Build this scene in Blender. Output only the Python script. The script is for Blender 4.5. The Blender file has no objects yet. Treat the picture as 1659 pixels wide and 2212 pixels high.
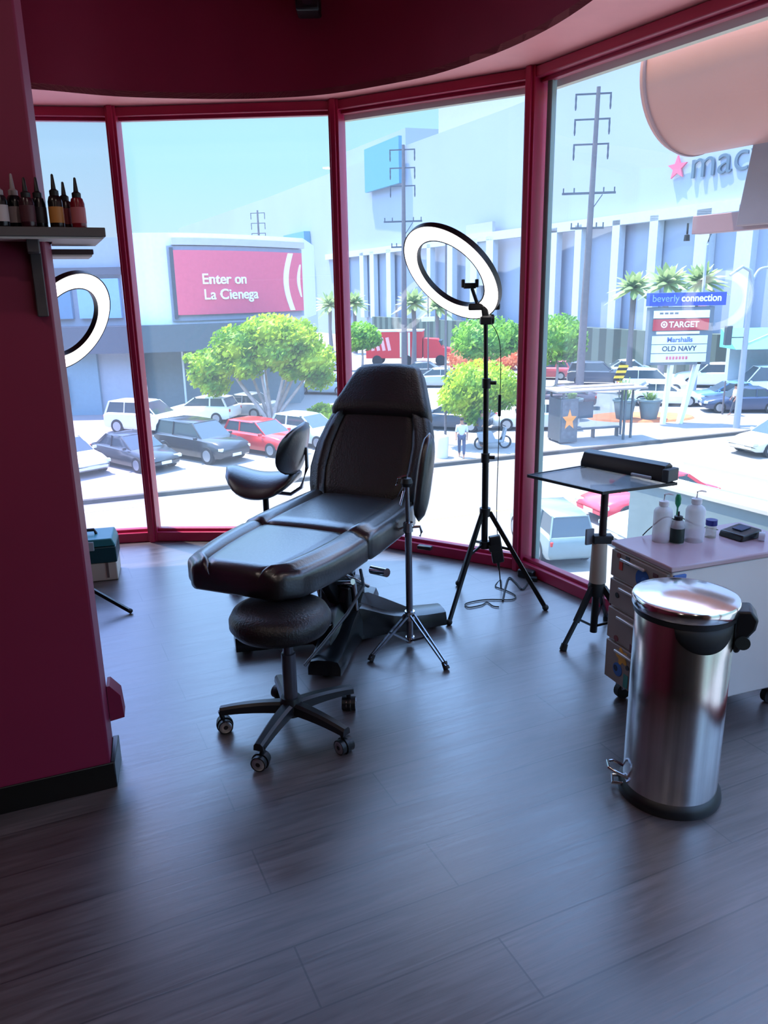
import bpy, bmesh, math, random
from math import sin, cos, pi, radians, sqrt, atan2
from mathutils import Vector, Matrix, Quaternion, noise
random.seed(7)
SC = bpy.context.scene
COL = SC.collection
V = Vector

# ------------------------------------------------------------------ camera frame (solved from the verticals and the floor)
F = 1700.0
_d = V((110.0, 6050.0, F)).normalized()
_y = (V((0, 0, 1)) - _d * _d.z).normalized()
_x = _d.cross(_y)
_z = -_d
EYE = V((0, 0, 1.5))

def ray(px, py):
    v = V((px - 829.5, py - 1106.0, F))
    return V((v.dot(_x), v.dot(_y), v.dot(_z)))

def G(px, py, z=0.0):            # where a sight line meets the level z
    r = ray(px, py)
    return EYE + r * ((z - EYE.z) / r.z)

def Z(base, px, py):             # height of a sight line above a point of the ground plan
    r = ray(px, py)
    return EYE.z + r.z * sqrt((base[0] ** 2 + base[1] ** 2) / (r.x ** 2 + r.y ** 2))

ST = -5.8                         # street level

# ------------------------------------------------------------------ materials
def lin(c):
    if isinstance(c, str):
        c = tuple(int(c[i:i + 2], 16) / 255 for i in (0, 2, 4))
        return tuple(((x + 0.055) / 1.055) ** 2.4 if x > 0.04045 else x / 12.92 for x in c)
    return c

_M = {}
def mat(name, col='808080', rough=0.5, metal=0.0, spec=0.5, noise_amt=0.0, noise_scale=5.0, bump=0.0,
        emit=None, estr=0.0, alpha=1.0, coat=0.0, stretch=None, trans=0.0, aniso=0.0, bscale=None):
    if name in _M:
        return _M[name]
    m = bpy.data.materials.new(name)
    m.use_nodes = True
    nt = m.node_tree
    b = nt.nodes['Principled BSDF']
    c = lin(col)
    b.inputs['Base Color'].default_value = (*c, 1)
    b.inputs['Roughness'].default_value = rough
    b.inputs['Metallic'].default_value = metal
    b.inputs['Specular IOR Level'].default_value = spec
    b.inputs['Alpha'].default_value = alpha
    b.inputs['Coat Weight'].default_value = coat
    b.inputs['Coat Roughness'].default_value = 0.28 if coat and coat > 0.61 else 0.05
    b.inputs['Transmission Weight'].default_value = trans
    b.inputs['Anisotropic'].default_value = aniso
    if emit:
        b.inputs['Emission Color'].default_value = (*lin(emit), 1)
        b.inputs['Emission Strength'].default_value = estr
    tc = nt.nodes.new('ShaderNodeTexCoord')
    mp = nt.nodes.new('ShaderNodeMapping')
    nt.links.new(tc.outputs['Object'], mp.inputs['Vector'])
    if stretch:
        mp.inputs['Scale'].default_value = stretch
    n = nt.nodes.new('ShaderNodeTexNoise')
    n.inputs['Scale'].default_value = noise_scale
    n.inputs['Detail'].default_value = 5
    nt.links.new(mp.outputs[0], n.inputs['Vector'])
    amt = noise_amt if noise_amt else 0.04
    r = nt.nodes.new('ShaderNodeMapRange')
    r.inputs['From Min'].default_value = 0.3
    r.inputs['From Max'].default_value = 0.7
    r.inputs['To Min'].default_value = 1 - amt
    r.inputs['To Max'].default_value = 1 + amt
    nt.links.new(n.outputs['Fac'], r.inputs['Value'])
    mx = nt.nodes.new('ShaderNodeVectorMath')
    mx.operation = 'SCALE'
    mx.inputs[0].default_value = c
    nt.links.new(r.outputs[0], mx.inputs['Scale'])
    nt.links.new(mx.outputs[0], b.inputs['Base Color'])
    if bump:
        n2 = nt.nodes.new('ShaderNodeTexNoise')
        n2.inputs['Scale'].default_value = bscale or noise_scale * 4
        n2.inputs['Detail'].default_value = 4
        nt.links.new(mp.outputs[0], n2.inputs['Vector'])
        bp = nt.nodes.new('ShaderNodeBump')
        bp.inputs['Strength'].default_value = bump
        bp.inputs['Distance'].default_value = 0.01
        nt.links.new(n2.outputs['Fac'], bp.inputs['Height'])
        nt.links.new(bp.outputs[0], b.inputs['Normal'])
    _M[name] = m
    return m

def glass(name, tint, ior=1.45, refl=1.0, veil=0.0):
    m = bpy.data.materials.new(name)
    m.use_nodes = True
    nt = m.node_tree
    for n in list(nt.nodes):
        nt.nodes.remove(n)
    out = nt.nodes.new('ShaderNodeOutputMaterial')
    t = nt.nodes.new('ShaderNodeBsdfTransparent'); t.inputs['Color'].default_value = (*tint, 1)
    g = nt.nodes.new('ShaderNodeBsdfGlossy'); g.inputs['Roughness'].default_value = 0.0
    g.inputs['Color'].default_value = (refl, refl, refl, 1)
    lw = nt.nodes.new('ShaderNodeLayerWeight'); lw.inputs['Blend'].default_value = 0.5
    pw = nt.nodes.new('ShaderNodeMath'); pw.operation = 'POWER'; pw.inputs[1].default_value = 5.0
    nt.links.new(lw.outputs['Facing'], pw.inputs[0])
    r0 = ((ior - 1) / (ior + 1)) ** 2
    f = nt.nodes.new('ShaderNodeMapRange'); f.inputs['To Min'].default_value = r0; f.inputs['To Max'].default_value = 0.9
    nt.links.new(pw.outputs[0], f.inputs['Value'])
    mx = nt.nodes.new('ShaderNodeMixShader')
    tl = nt.nodes.new('ShaderNodeBsdfTranslucent'); tl.inputs['Color'].default_value = (0.9, 0.93, 0.97, 1)   # pale mix put in for veiling glare over the view
    dx = nt.nodes.new('ShaderNodeMixShader'); dx.inputs[0].default_value = veil
    nt.links.new(t.outputs[0], dx.inputs[1]); nt.links.new(tl.outputs[0], dx.inputs[2])
    nt.links.new(f.outputs[0], mx.inputs[0]); nt.links.new(dx.outputs[0], mx.inputs[1]); nt.links.new(g.outputs[0], mx.inputs[2])
    nt.links.new(mx.outputs[0], out.inputs[0])
    _M[name] = m
    return m

def floor_mat():
    m = bpy.data.materials.new('plank_floor')
    m.use_nodes = True
    nt = m.node_tree; L = nt.links
    b = nt.nodes['Principled BSDF']
    tc = nt.nodes.new('ShaderNodeTexCoord')
    mp = nt.nodes.new('ShaderNodeMapping')
    mp.inputs['Rotation'].default_value = (0, 0, -radians(24.4))
    mp.inputs['Location'].default_value = (0.35, -1.30 + 0.187 * 8, 0)
    L.new(tc.outputs['Object'], mp.inputs['Vector'])
    br = nt.nodes.new('ShaderNodeTexBrick')
    br.offset = 0.37; br.offset_frequency = 2
    br.inputs['Scale'].default_value = 1
    br.inputs['Brick Width'].default_value = 1.22
    br.inputs['Row Height'].default_value = 0.187
    br.inputs['Mortar Size'].default_value = 0.0026
    br.inputs['Mortar Smooth'].default_value = 0.2
    br.inputs['Bias'].default_value = 0
    br.inputs['Color1'].default_value = (0.066, 0.052, 0.052, 1)
    br.inputs['Color2'].default_value = (0.092, 0.074, 0.074, 1)
    br.inputs['Mortar'].default_value = (0.022, 0.018, 0.020, 1)
    L.new(mp.outputs[0], br.inputs['Vector'])
    # grain
    m2 = nt.nodes.new('ShaderNodeMapping')
    m2.inputs['Scale'].default_value = (1.6, 26, 1)
    L.new(mp.outputs[0], m2.inputs['Vector'])
    n = nt.nodes.new('ShaderNodeTexNoise'); n.inputs['Scale'].default_value = 2.2; n.inputs['Detail'].default_value = 8
    n.inputs['Distortion'].default_value = 1.2
    L.new(m2.outputs[0], n.inputs['Vector'])
    m3 = nt.nodes.new('ShaderNodeMapping')
    m3.inputs['Scale'].default_value = (0.9, 5, 1)
    L.new(mp.outputs[0], m3.inputs['Vector'])
    n3 = nt.nodes.new('ShaderNodeTexNoise'); n3.inputs['Scale'].default_value = 2.0; n3.inputs['Detail'].default_value = 3
    L.new(m3.outputs[0], n3.inputs['Vector'])
    r = nt.nodes.new('ShaderNodeMapRange')
    r.inputs['From Min'].default_value = 0.35; r.inputs['From Max'].default_value = 0.68
    r.inputs['To Min'].default_value = 0.68; r.inputs['To Max'].default_value = 1.35
    L.new(n.outputs['Fac'], r.inputs['Value'])
    r3 = nt.nodes.new('ShaderNodeMapRange')
    r3.inputs['From Min'].default_value = 0.35; r3.inputs['From Max'].default_value = 0.65
    r3.inputs['To Min'].default_value = 0.8; r3.inputs['To Max'].default_value = 1.2
    L.new(n3.outputs['Fac'], r3.inputs['Value'])
    mu = nt.nodes.new('ShaderNodeMath'); mu.operation = 'MULTIPLY'
    L.new(r.outputs[0], mu.inputs[0]); L.new(r3.outputs[0], mu.inputs[1])
    vs = nt.nodes.new('ShaderNodeVectorMath'); vs.operation = 'SCALE'
    L.new(br.outputs['Color'], vs.inputs[0]); L.new(mu.outputs[0], vs.inputs['Scale'])
    L.new(vs.outputs[0], b.inputs['Base Color'])
    rr = nt.nodes.new('ShaderNodeMapRange')
    rr.inputs['From Min'].default_value = 0.3; rr.inputs['From Max'].default_value = 0.7
    rr.inputs['To Min'].default_value = 0.30; rr.inputs['To Max'].default_value = 0.42
    L.new(n.outputs['Fac'], rr.inputs['Value'])
    L.new(rr.outputs[0], b.inputs['Roughness'])
    b.inputs['Specular IOR Level'].default_value = 1.0; b.inputs['Coat Weight'].default_value = 0.9; b.inputs['Coat Roughness'].default_value = 0.36
    bp = nt.nodes.new('ShaderNodeBump'); bp.inputs['Strength'].default_value = 0.12; bp.inputs['Distance'].default_value = 0.003
    L.new(n.outputs['Fac'], bp.inputs['Height'])
    L.new(bp.outputs[0], b.inputs['Normal'])
    return m

def leaf_mat(name, a, b_, scale=1.2):
    m = bpy.data.materials.new(name); m.use_nodes = True
    nt = m.node_tree; L = nt.links
    b = nt.nodes['Principled BSDF']
    tc = nt.nodes.new('ShaderNodeTexCoord')
    n = nt.nodes.new('ShaderNodeTexNoise'); n.inputs['Scale'].default_value = scale; n.inputs['Detail'].default_value = 6
    L.new(tc.outputs['Object'], n.inputs['Vector'])
    cr = nt.nodes.new('ShaderNodeValToRGB')
    cr.color_ramp.elements[0].position = 0.38; cr.color_ramp.elements[0].color = (*lin(a), 1)
    cr.color_ramp.elements[1].position = 0.6; cr.color_ramp.elements[1].color = (*lin(b_), 1)
    L.new(n.outputs['Fac'], cr.inputs[0]); L.new(cr.outputs[0], b.inputs['Base Color'])
    b.inputs['Roughness'].default_value = 0.6
    tr = nt.nodes.new('ShaderNodeBsdfTranslucent'); L.new(cr.outputs[0], tr.inputs['Color'])
    mx = nt.nodes.new('ShaderNodeMixShader'); mx.inputs[0].default_value = 0.4
    L.new(b.outputs[0], mx.inputs[1]); L.new(tr.outputs[0], mx.inputs[2])
    L.new(mx.outputs[0], nt.nodes['Material Output'].inputs[0])
    _M[name] = m
    return m

def striped(name, a, b_, axis, scale, thr=0.5, rough=0.6):
    """even stripes along an object axis"""
    m = bpy.data.materials.new(name); m.use_nodes = True
    nt = m.node_tree; L = nt.links
    b = nt.nodes['Principled BSDF']; b.inputs['Roughness'].default_value = rough
    tc = nt.nodes.new('ShaderNodeTexCoord')
    s = nt.nodes.new('ShaderNodeSeparateXYZ'); L.new(tc.outputs['Object'], s.inputs[0])
    k = nt.nodes.new('ShaderNodeMath'); k.operation = 'MULTIPLY'; k.inputs[1].default_value = scale
    L.new(s.outputs[axis], k.inputs[0])
    fr = nt.nodes.new('ShaderNodeMath'); fr.operation = 'FRACT'; L.new(k.outputs[0], fr.inputs[0])
    g = nt.nodes.new('ShaderNodeMath'); g.operation = 'GREATER_THAN'; g.inputs[1].default_value = thr
    L.new(fr.outputs[0], g.inputs[0])
    mx = nt.nodes.new('ShaderNodeMix'); mx.data_type = 'RGBA'
    mx.inputs[6].default_value = (*lin(a), 1); mx.inputs[7].default_value = (*lin(b_), 1)
    L.new(g.outputs[0], mx.inputs[0]); L.new(mx.outputs[2], b.inputs['Base Color'])
    _M[name] = m
    return m

# ------------------------------------------------------------------ mesh builder
def basis(d, up=V((0, 0, 1))):
    d = d.normalized()
    if abs(d.dot(up)) > 0.98:
        up = V((1, 0, 0))
    a = up.cross(d).normalized()
    return a, d.cross(a)

class MB:
    def __init__(s):
        s.bm = bmesh.new()
    def box(s, c, size, rz=0, rot=None):
        R = rot if rot is not None else Matrix.Rotation(rz, 3, 'Z')
        vs = []
        for k in (-1, 1):
            for j in (-1, 1):
                for i in (-1, 1):
                    vs.append(s.bm.verts.new(V(c) + R @ V((i * size[0] / 2, j * size[1] / 2, k * size[2] / 2))))
        for f in ((0, 2, 3, 1), (4, 5, 7, 6), (0, 1, 5, 4), (2, 6, 7, 3), (0, 4, 6, 2), (1, 3, 7, 5)):
            s.bm.faces.new([vs[i] for i in f])
        return s
    def bar(s, p, q, w, h):
        p, q = V(p), V(q)
        a, b = basis(q - p)
        R = Matrix((a, b, (q - p).normalized())).transposed()
        return s.box((p + q) / 2, (w, h, (q - p).length), rot=R)
    def loft(s, rings, cap=True, closed=True):
        rs = [[s.bm.verts.new(V(p)) for p in r] for r in rings]
        n = len(rs[0])
        for a, b in zip(rs, rs[1:]):
            for i in range(n if closed else n - 1):
                j = (i + 1) % n
                try:
                    s.bm.faces.new((a[i], a[j], b[j], b[i]))
                except ValueError:
                    pass
        if cap and closed:
            s.bm.faces.new(rs[0][::-1]); s.bm.faces.new(rs[-1])
        return s
    def tube(s, pts, r, seg=10, cap=True):
        pts = [V(p) for p in pts]
        rr = r if isinstance(r, (list, tuple)) else [r] * len(pts)
        rings = []
        up = V((0, 0, 1))
        for i, p in enumerate(pts):
            d = (pts[min(i + 1, len(pts) - 1)] - pts[max(i - 1, 0)])
            a, b = basis(d, up)
            rings.append([p + (a * cos(t) + b * sin(t)) * rr[i] for t in [2 * pi * k / seg for k in range(seg)]])
        return s.loft(rings, cap)
    def cyl(s, p, q, r, r2=None, seg=20):
        return s.tube([p, q], [r, r if r2 is None else r2], seg)
    def lathe(s, prof, c=(0, 0, 0), seg=32, axis=None, cap=True):
        c = V(c)
        if axis is None:
            a, b, d = V((1, 0, 0)), V((0, 1, 0)), V((0, 0, 1))
        else:
            d = V(axis).normalized(); a, b = basis(d)
        return s.loft([[c + (a * cos(t) + b * sin(t)) * r + d * z for t in [2 * pi * k / seg for k in range(seg)]] for r, z in prof], cap)
    def prism(s, poly, z0, z1):
        lo = [s.bm.verts.new((x, y, z0)) for x, y in poly]
        hi = [s.bm.verts.new((x, y, z1)) for x, y in poly]
        n = len(poly)
        for i in range(n):
            j = (i + 1) % n
            s.bm.faces.new((lo[i], lo[j], hi[j], hi[i]))
        s.bm.faces.new(lo[::-1]); s.bm.faces.new(hi)
        return s
    def blob(s, c, r, sub=2, rot=None, jit=0.0):
        g = bmesh.ops.create_icosphere(s.bm, subdivisions=sub, radius=1.0)
        rr = r if isinstance(r, (tuple, list)) else (r, r, r)
        for v in g['verts']:
            p = v.co.copy()
            if jit:
                p *= 1 + jit * noise.noise(p * 2.3 + V(c))
            p = V((p.x * rr[0], p.y * rr[1], p.z * rr[2]))
            if rot is not None:
                p = rot @ p
            v.co = p + V(c)
        return s
    def strip(s, pts, w, h, z0=0):       # mitred rectangular moulding along a plan polyline; w centred
        P = [V((p[0], p[1], 0)) for p in pts]
        rings = []
        for i, p in enumerate(P):
            a = (P[i] - P[i - 1]).normalized() if i else (P[1] - P[0]).normalized()
            b = (P[i + 1] - P[i]).normalized() if i < len(P) - 1 else a
            t = (a + b).normalized()
            n = V((-t.y, t.x, 0)) / max(0.3, t.dot(a))
            rings.append([p + n * w / 2 + V((0, 0, z0)), p - n * w / 2 + V((0, 0, z0)), p - n * w / 2 + V((0, 0, z0 + h)), p + n * w / 2 + V((0, 0, z0 + h))])
        return s.loft(rings)
    def build(s, name, m, parent=None, bev=0.0, seg=2, smooth=35, loc=None, sub=0):
        bmesh.ops.recalc_face_normals(s.bm, faces=s.bm.faces)
        me = bpy.data.meshes.new(name)
        s.bm.to_mesh(me); s.bm.free()
        me.materials.append(m)
        if smooth:
            for p in me.polygons:
                p.use_smooth = True
            me.set_sharp_from_angle(angle=radians(smooth))
        o = bpy.data.objects.new(name, me)
        COL.objects.link(o)
        if parent is not None:
            o.parent = parent
        if loc is not None:
            o.location = loc
        if bev:
            md = o.modifiers.new('bev', 'BEVEL'); md.width = bev; md.segments = seg; md.limit_method = 'ANGLE'; md.angle_limit = radians(40)
        if sub:
            md = o.modifiers.new('sub', 'SUBSURF'); md.levels = sub; md.render_levels = sub
        return o

def tag(o, label=None, cat=None, group=None, kind=None):
    if label: o['label'] = label
    if cat: o['category'] = cat
    if group: o['group'] = group
    if kind: o['kind'] = kind
    return o

def thing(name, label, cat, loc=(0, 0, 0), rz=0, group=None):
    o = bpy.data.objects.new(name, None)
    o.empty_display_size = 0.1
    COL.objects.link(o)
    o.location = loc; o.rotation_euler = (0, 0, rz)
    return tag(o, label, cat, group)

def struct(o):
    o['kind'] = 'structure'
    return o

def text(name, body, size, M, m, parent=None, ext=0.01, font_scale=(1, 1), align='CENTER', bold=0.0):
    cu = bpy.data.curves.new(name, 'FONT')
    cu.body = body; cu.size = size; cu.extrude = ext; cu.align_x = align; cu.align_y = 'CENTER'; cu.offset = bold
    o = bpy.data.objects.new(name, cu); COL.objects.link(o)
    bpy.context.view_layer.update()
    me = bpy.data.meshes.new_from_object(o.evaluated_get(bpy.context.evaluated_depsgraph_get()))
    bpy.data.objects.remove(o); bpy.data.curves.remove(cu)
    me.materials.clear(); me.materials.append(m)
    for v in me.vertices:
        v.co = M @ V((v.co.x * font_scale[0], v.co.y * font_scale[1], v.co.z))
    o = bpy.data.objects.new(name, me); COL.objects.link(o)
    if parent is not None: o.parent = parent
    return o

def frame(origin, right, up):
    """matrix whose x is right, y is up, z towards the reader"""
    r = V(right).normalized(); n = r.cross(V(up)).normalized(); u = n.cross(r)
    M = Matrix((r, u, n)).transposed().to_4x4()
    M.translation = V(origin)
    return M

# ------------------------------------------------------------------ palette
paint = mat('crimson_paint', (0.23, 0.011, 0.052), 0.55, noise_amt=0.05, noise_scale=2)
paint2 = mat('crimson_window_enamel', (0.42, 0.014, 0.065), 0.38, noise_amt=0.04)
blackm = mat('black_plastic', '101114', 0.42)
blackr = mat('black_rubber', '0c0d0f', 0.6)
blackmet = mat('black_powder_coat', '0e0f12', 0.35, 0.2)
baseboard_m = mat('black_vinyl_base', '07090a', 0.35)
leather = mat('black_vinyl_upholstery', '0c0d12', 0.33, spec=1.0, coat=0.65, bump=0.10, noise_scale=6, bscale=90)
leather2 = mat('charcoal_vinyl', '141317', 0.4, spec=0.55, bump=0.25, noise_scale=6, bscale=120)
chrome = mat('chrome', 'c9ccd2', 0.12, 1.0)
steel = mat('brushed_steel', (0.62, 0.60, 0.60), 0.20, 1.0, noise_amt=0.22, noise_scale=1.2, stretch=(26, 26, 0.05), aniso=0.75)  # vertical colour streaks stand in for striped reflections on the brushed steel
steel2 = mat('polished_steel', (0.75, 0.74, 0.74), 0.14, 1.0)
ringw = mat('lit_diffuser', 'ffffff', 0.5, emit='fff6f4', estr=2.2)
white = mat('white_paint', 'e8e8ea', 0.45)
clear = glass('clear_window_glass', (0.98, 0.99, 0.99), 1.40, veil=0.038)
smoked = glass('tinted_window_glass', (0.90, 0.86, 0.95), 1.45, veil=0.038)
shelterglass = glass('shelter_glass', (0.7, 0.76, 0.8), 1.45)

# ================================================================== THE ROOM
M1 = (-1.463, 4.80); M2 = (-0.22, 4.735); M3 = (0.765, 4.14)
M0 = (-2.75, 4.62); M4 = (1.83, 2.24); M5 = (2.35, 0.9); M6 = (2.45, -0.7)
WIN = [M0, M1, M2, M3, M4, M5, M6]
HEAD = 2.46
def off(pts, d):                  # offset plan polyline to its left (+) side
    P = [V((p[0], p[1], 0)) for p in pts]; out = []
    for i, p in enumerate(P):
        a = (P[i] - P[i - 1]).normalized() if i else (P[1] - P[0]).normalized()
        b = (P[i + 1] - P[i]).normalized() if i < len(P) - 1 else a
        t = (a + b).normalized(); n = V((-t.y, t.x, 0)) / max(0.3, t.dot(a))
        q = p + n * d; out.append((q.x, q.y))
    return out

room = off(WIN, 0.06) + [(2.5, -4.2), (-3.6, -4.2), (-3.6, 3.9)]
room = [(-3.6, 4.2)] + room[:-1] + [(-3.6, 3.9)]
f = MB().prism(room, -0.25, 0).build('floor', floor_mat(), smooth=0); struct(f)
c = MB().prism(room, 3.15, 3.3).build('ceiling', mat('ceiling_paint', (0.30, 0.03, 0.07), 0.7), smooth=0); struct(c)
# walls behind and beside the camera
wb = MB().box((-0.6, -4.25, 1.575), (6.2, 0.1, 3.15)).build('wall_back', mat('dark_back_wall', '3a3030', 0.7), smooth=0); struct(wb)
wl = MB().box((-3.65, -0.1, 1.575), (0.1, 8.6, 3.15)).build('wall_left', paint, smooth=0); struct(wl)
wr = MB().box((2.52, -2.5, 1.575), (0.1, 3.5, 3.15)).build('wall_right', mat('warm_wall', '9a6a58', 0.7), smooth=0); struct(wr)
# building mass below the floor and above the windows
lowp = off(WIN, 0.04) + [(2.4, -4.2), (-3.6, -4.2), (-3.6, 4.1)]
stucco = mat('outer_stucco', 'b9b2a8', 0.8)
o = MB().prism(lowp, ST, -0.26).build('wall_outside', stucco, smooth=0); struct(o)
o = MB().strip([(-3.6, 4.35)] + off(WIN, -0.02), 0.16, 3.5 - 2.56, 2.56).build('wall_fascia', stucco, smooth=0); struct(o)

# curved bulkhead: face and brightened underside running out to the window head
curve = [(-2.9, 4.0), (-2.3, 4.15), (-1.72, 4.36), (-1.36, 4.54), (-0.94, 4.63), (-0.60, 4.645), (-0.28, 4.585), (0.05, 4.40), (0.33, 4.17), (0.62, 3.73), (0.79, 3.24), (0.88, 2.6), (1.0, 1.5), (1.3, 0.4), (1.6, -0.6), (2.4, -0.9)]
def smooth_curve(pts, n=6):
    out = []
    P = [V((*p, 0)) for p in pts]
    for i in range(len(P) - 1):
        p0, p1, p2, p3 = P[max(i - 1, 0)], P[i], P[i + 1], P[min(i + 2, len(P) - 1)]
        for k in range(n):
            t = k / n
            q = 0.5 * ((2 * p1) + (-p0 + p2) * t + (2 * p0 - 5 * p1 + 4 * p2 - p3) * t * t + (-p0 + 3 * p1 - 3 * p2 + p3) * t ** 3)
            out.append((q.x, q.y))
    out.append((P[-1].x, P[-1].y))
    return out
sc = smooth_curve(curve)
mb = MB()
mb.loft([[(x, y, 2.5), (x, y, 3.16)] for x, y in sc], cap=False, closed=False)
o = mb.build('wall_bulkhead', mat('bulkhead_paint', (0.30, 0.010, 0.05), 0.6), smooth=50); struct(o)
inner = sc
under = mat('soffit_bounce_tint', (0.94, 0.34, 0.34), 0.6)  # bounced daylight put into the colour, paler than the crimson around it
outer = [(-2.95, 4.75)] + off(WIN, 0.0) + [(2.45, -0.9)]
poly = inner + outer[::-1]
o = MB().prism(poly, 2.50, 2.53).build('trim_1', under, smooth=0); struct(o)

# window frame: sill, head, mullions, glass
names = ['window_1', 'window_2', 'window_3', 'window_4', 'window_5', 'window_6']
tints = [smoked, clear, clear, clear, clear, clear]
for i, nme in enumerate(names):
    a, b = V((*WIN[i], 0)), V((*WIN[i + 1], 0))
    d = (b - a).normalized(); L_ = (b - a).length; ang = atan2(d.y, d.x); mid = (a + b) / 2
    w = thing(nme, None, None, (mid.x, mid.y, 0), ang); struct(w)
    mb = MB()
    mb.box((0, 0, 0.03), (L_ - 0.05, 0.10, 0.06)); mb.box((0, 0.0, 0.068), (L_ - 0.06, 0.045, 0.02))
    mb.build('window_sill', paint2, w, bev=0.004)
    mb = MB(); mb.box((0, 0, HEAD + 0.012), (L_ - 0.05, 0.09, 0.046)); mb.box((0, 0.015, HEAD - 0.018), (L_ - 0.06, 0.04, 0.02))
    mb.build('window_head', paint2, w, bev=0.004)
    MB().box((0, 0.012, 1.25), (L_ - 0.08, 0.010, 2.40)).build('window_pane', tints[i], w, smooth=0)
for k, (p, i) in enumerate(((M0, 0), (M1, 1), (M2, 2), (M3, 3), (M4, 4), (M5, 5), (M6, 6))):
    P = [V((*q, 0)) for q in WIN]
    a = (P[i] - P[i - 1]).normalized() if i else (P[1] - P[0]).normalized()
    b = (P[i + 1] - P[i]).normalized() if i < 6 else a
    t = (a + b).normalized(); ang = atan2(t.y, t.x)
    mb = MB(); mb.box((0, 0, 1.25), (0.058, 0.12, 2.5)); mb.box((0, -0.065, 1.25), (0.03, 0.02, 2.5))
    o = mb.build('trim_%d' % (k + 20), paint2, bev=0.004, loc=(p[0], p[1], 0)); o.rotation_euler = (0, 0, ang); struct(o)
# grey-green glazing seal on the far side of the third mullion, and beige outer ledge strips
o = MB().box((0.825, 4.085, 1.25), (0.03, 0.03, 2.4), rz=radians(-55)).build('trim_8', mat('glazing_seal', '7f9a94', 0.5)); struct(o)
led = off([M1, M2, M3, M4, M5], 0.075)
led = led[1:]
o = MB().strip(led, 0.035, 0.04, 2.41).build('trim_9', mat('beige_ledge', 'c9c7b0', 0.6), smooth=0); struct(o)

# pink partition on the left with black vinyl base
W0 = V((-0.874, 2.172, 0)); WD = V((0.924, 0.382, 0)); WD = V((G(238, 1646, .09) - G(0, 1700, .09)).to_tuple()).normalized(); WD.z = 0; WD.normalize()
WN = V((-0.27, 0.963, 0)).normalized()      # end face runs this way
T = 0.16
A = W0; B = W0 - WD * 2.8; C_ = B + WN * T; D_ = A + WN * T
o = MB().prism([(p.x, p.y) for p in (A, B, C_, D_)], 0, 3.15).build('wall_partition', paint, bev=0.006); struct(o)
nf = V((WD.y, -WD.x, 0))
bb = MB()
p1 = A + nf * 0.006 + WD * 0.012; p2 = B + nf * 0.006
bb.prism([(q.x, q.y) for q in (p1, p2, B, A)], 0, 0.09)
e1 = A + nf * .006 + WD * 0.012; e2 = D_ + WD * 0.02
bb.prism([(q.x, q.y) for q in (A, D_, e2, e1)], 0, 0.09)
o = bb.build('baseboard_left', baseboard_m, bev=0.003); struct(o)
# small painted ledge at the end of the partition
c0 = D_ + WD * 0.012 - WN * 0.03
mb = MB(); mb.loft([[c0 + WN * t + WD * s_ + V((0, 0, z_)) for s_, z_ in ((-0.01, 0.16), (0.035, 0.165), (0.03, 0.245), (0.0, 0.285), (-0.01, 0.285))] for t in (0, 0.07)])
o = mb.build('trim_10', paint); struct(o)

# outer parapet of the building beyond the right window, pale cap and grey-green face
wa = V((1.06, 3.59, 0)); wd = V((0.488, -0.873, 0)); wn = V((0.873, 0.488, 0))
par = thing('parapet', 'grey-green outer parapet with pale rail beyond the right window', 'parapet', (1.79, 5.36, 0), atan2(wd.y, wd.x))
MB().box((2.0, -0.04, -0.55), (4.0, 0.08, 1.5)).build('parapet_face', mat('parapet_green', '8fa3a6', 0.5), par)
MB().box((2.0, 0.02, 0.215), (4.0, 0.22, 0.03)).build('coping', mat('parapet_cap', 'f2eee6', 0.5), par, bev=0.004)
mb = MB(); mb.box((2.15, 0.1, 0.335), (3.7, 0.05, 0.075))
mb.build('rail', mat('parapet_rail', 'c8c9b8', 0.5), par, bev=0.004)

# copper coloured roll-shaped canopy outside, bracket, beam and small lamp
drum = thing('canopy_drum', 'large round copper coloured canopy roll hanging outside the right window', 'canopy', (2.15, 6.02, 2.86), atan2(-0.866, 0.5))
copper = mat('copper_sheet', (0.42, 0.14, 0.075), 0.42, 0.35, noise_amt=0.06, noise_scale=1.5)
MB().lathe([(0.0, -0.03), (0.40, -0.03), (0.47, 0.0), (0.485, 0.03), (0.485, 6.0), (0, 6.0)], axis=(1, 0, 0), seg=64, cap=False).build('canopy_shell', copper, drum, smooth=40)
for x_ in (0.04, 1.4, 2.8):
    MB().lathe([(0.485, x_), (0.492, x_ + 0.004), (0.492, x_ + 0.022), (0.485, x_ + 0.026)], axis=(1, 0, 0), seg=64, cap=False).build('seam_band', mat('copper_band', '8a5a50', 0.4, 0.5), drum, smooth=40)
brk = thing('canopy_bracket', 'brown wedge bracket with projecting beam under the copper canopy', 'bracket', (2.66, 6.0, 1.9), atan2(-0.866, 0.5))
brown = mat('bracket_brown', '8a6c66', 0.6, noise_amt=0.15, noise_scale=3)
mb = MB(); mb.loft([[(x_ * 1.0, y_, z_) for x_, z_ in ((-0.02, 0), (0.9, 0), (0.9, 0.55), (0.06, 0.55))] for y_ in (-0.12, 0.12)])
mb.build('bracket_plate', brown, brk, bev=0.01)
mb = MB(); mb.box((0.1, 0.0, 0.04), (1.1, 0.10, 0.13)); mb.build('beam', mat('beam_rose', '9a6f6c', 0.5), brk, bev=0.004)
lampo = thing('spot_lamp', 'small black lamp hanging from the brown beam outside', 'lamp', (2.38, 6.42, 1.86))
MB().lathe([(0.008, 0.1), (0.008, 0.02), (0.02, 0.015), (0.024, -0.03), (0.0, -0.03)], seg=14, cap=False).build('lamp_housing', blackm, lampo)

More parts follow.
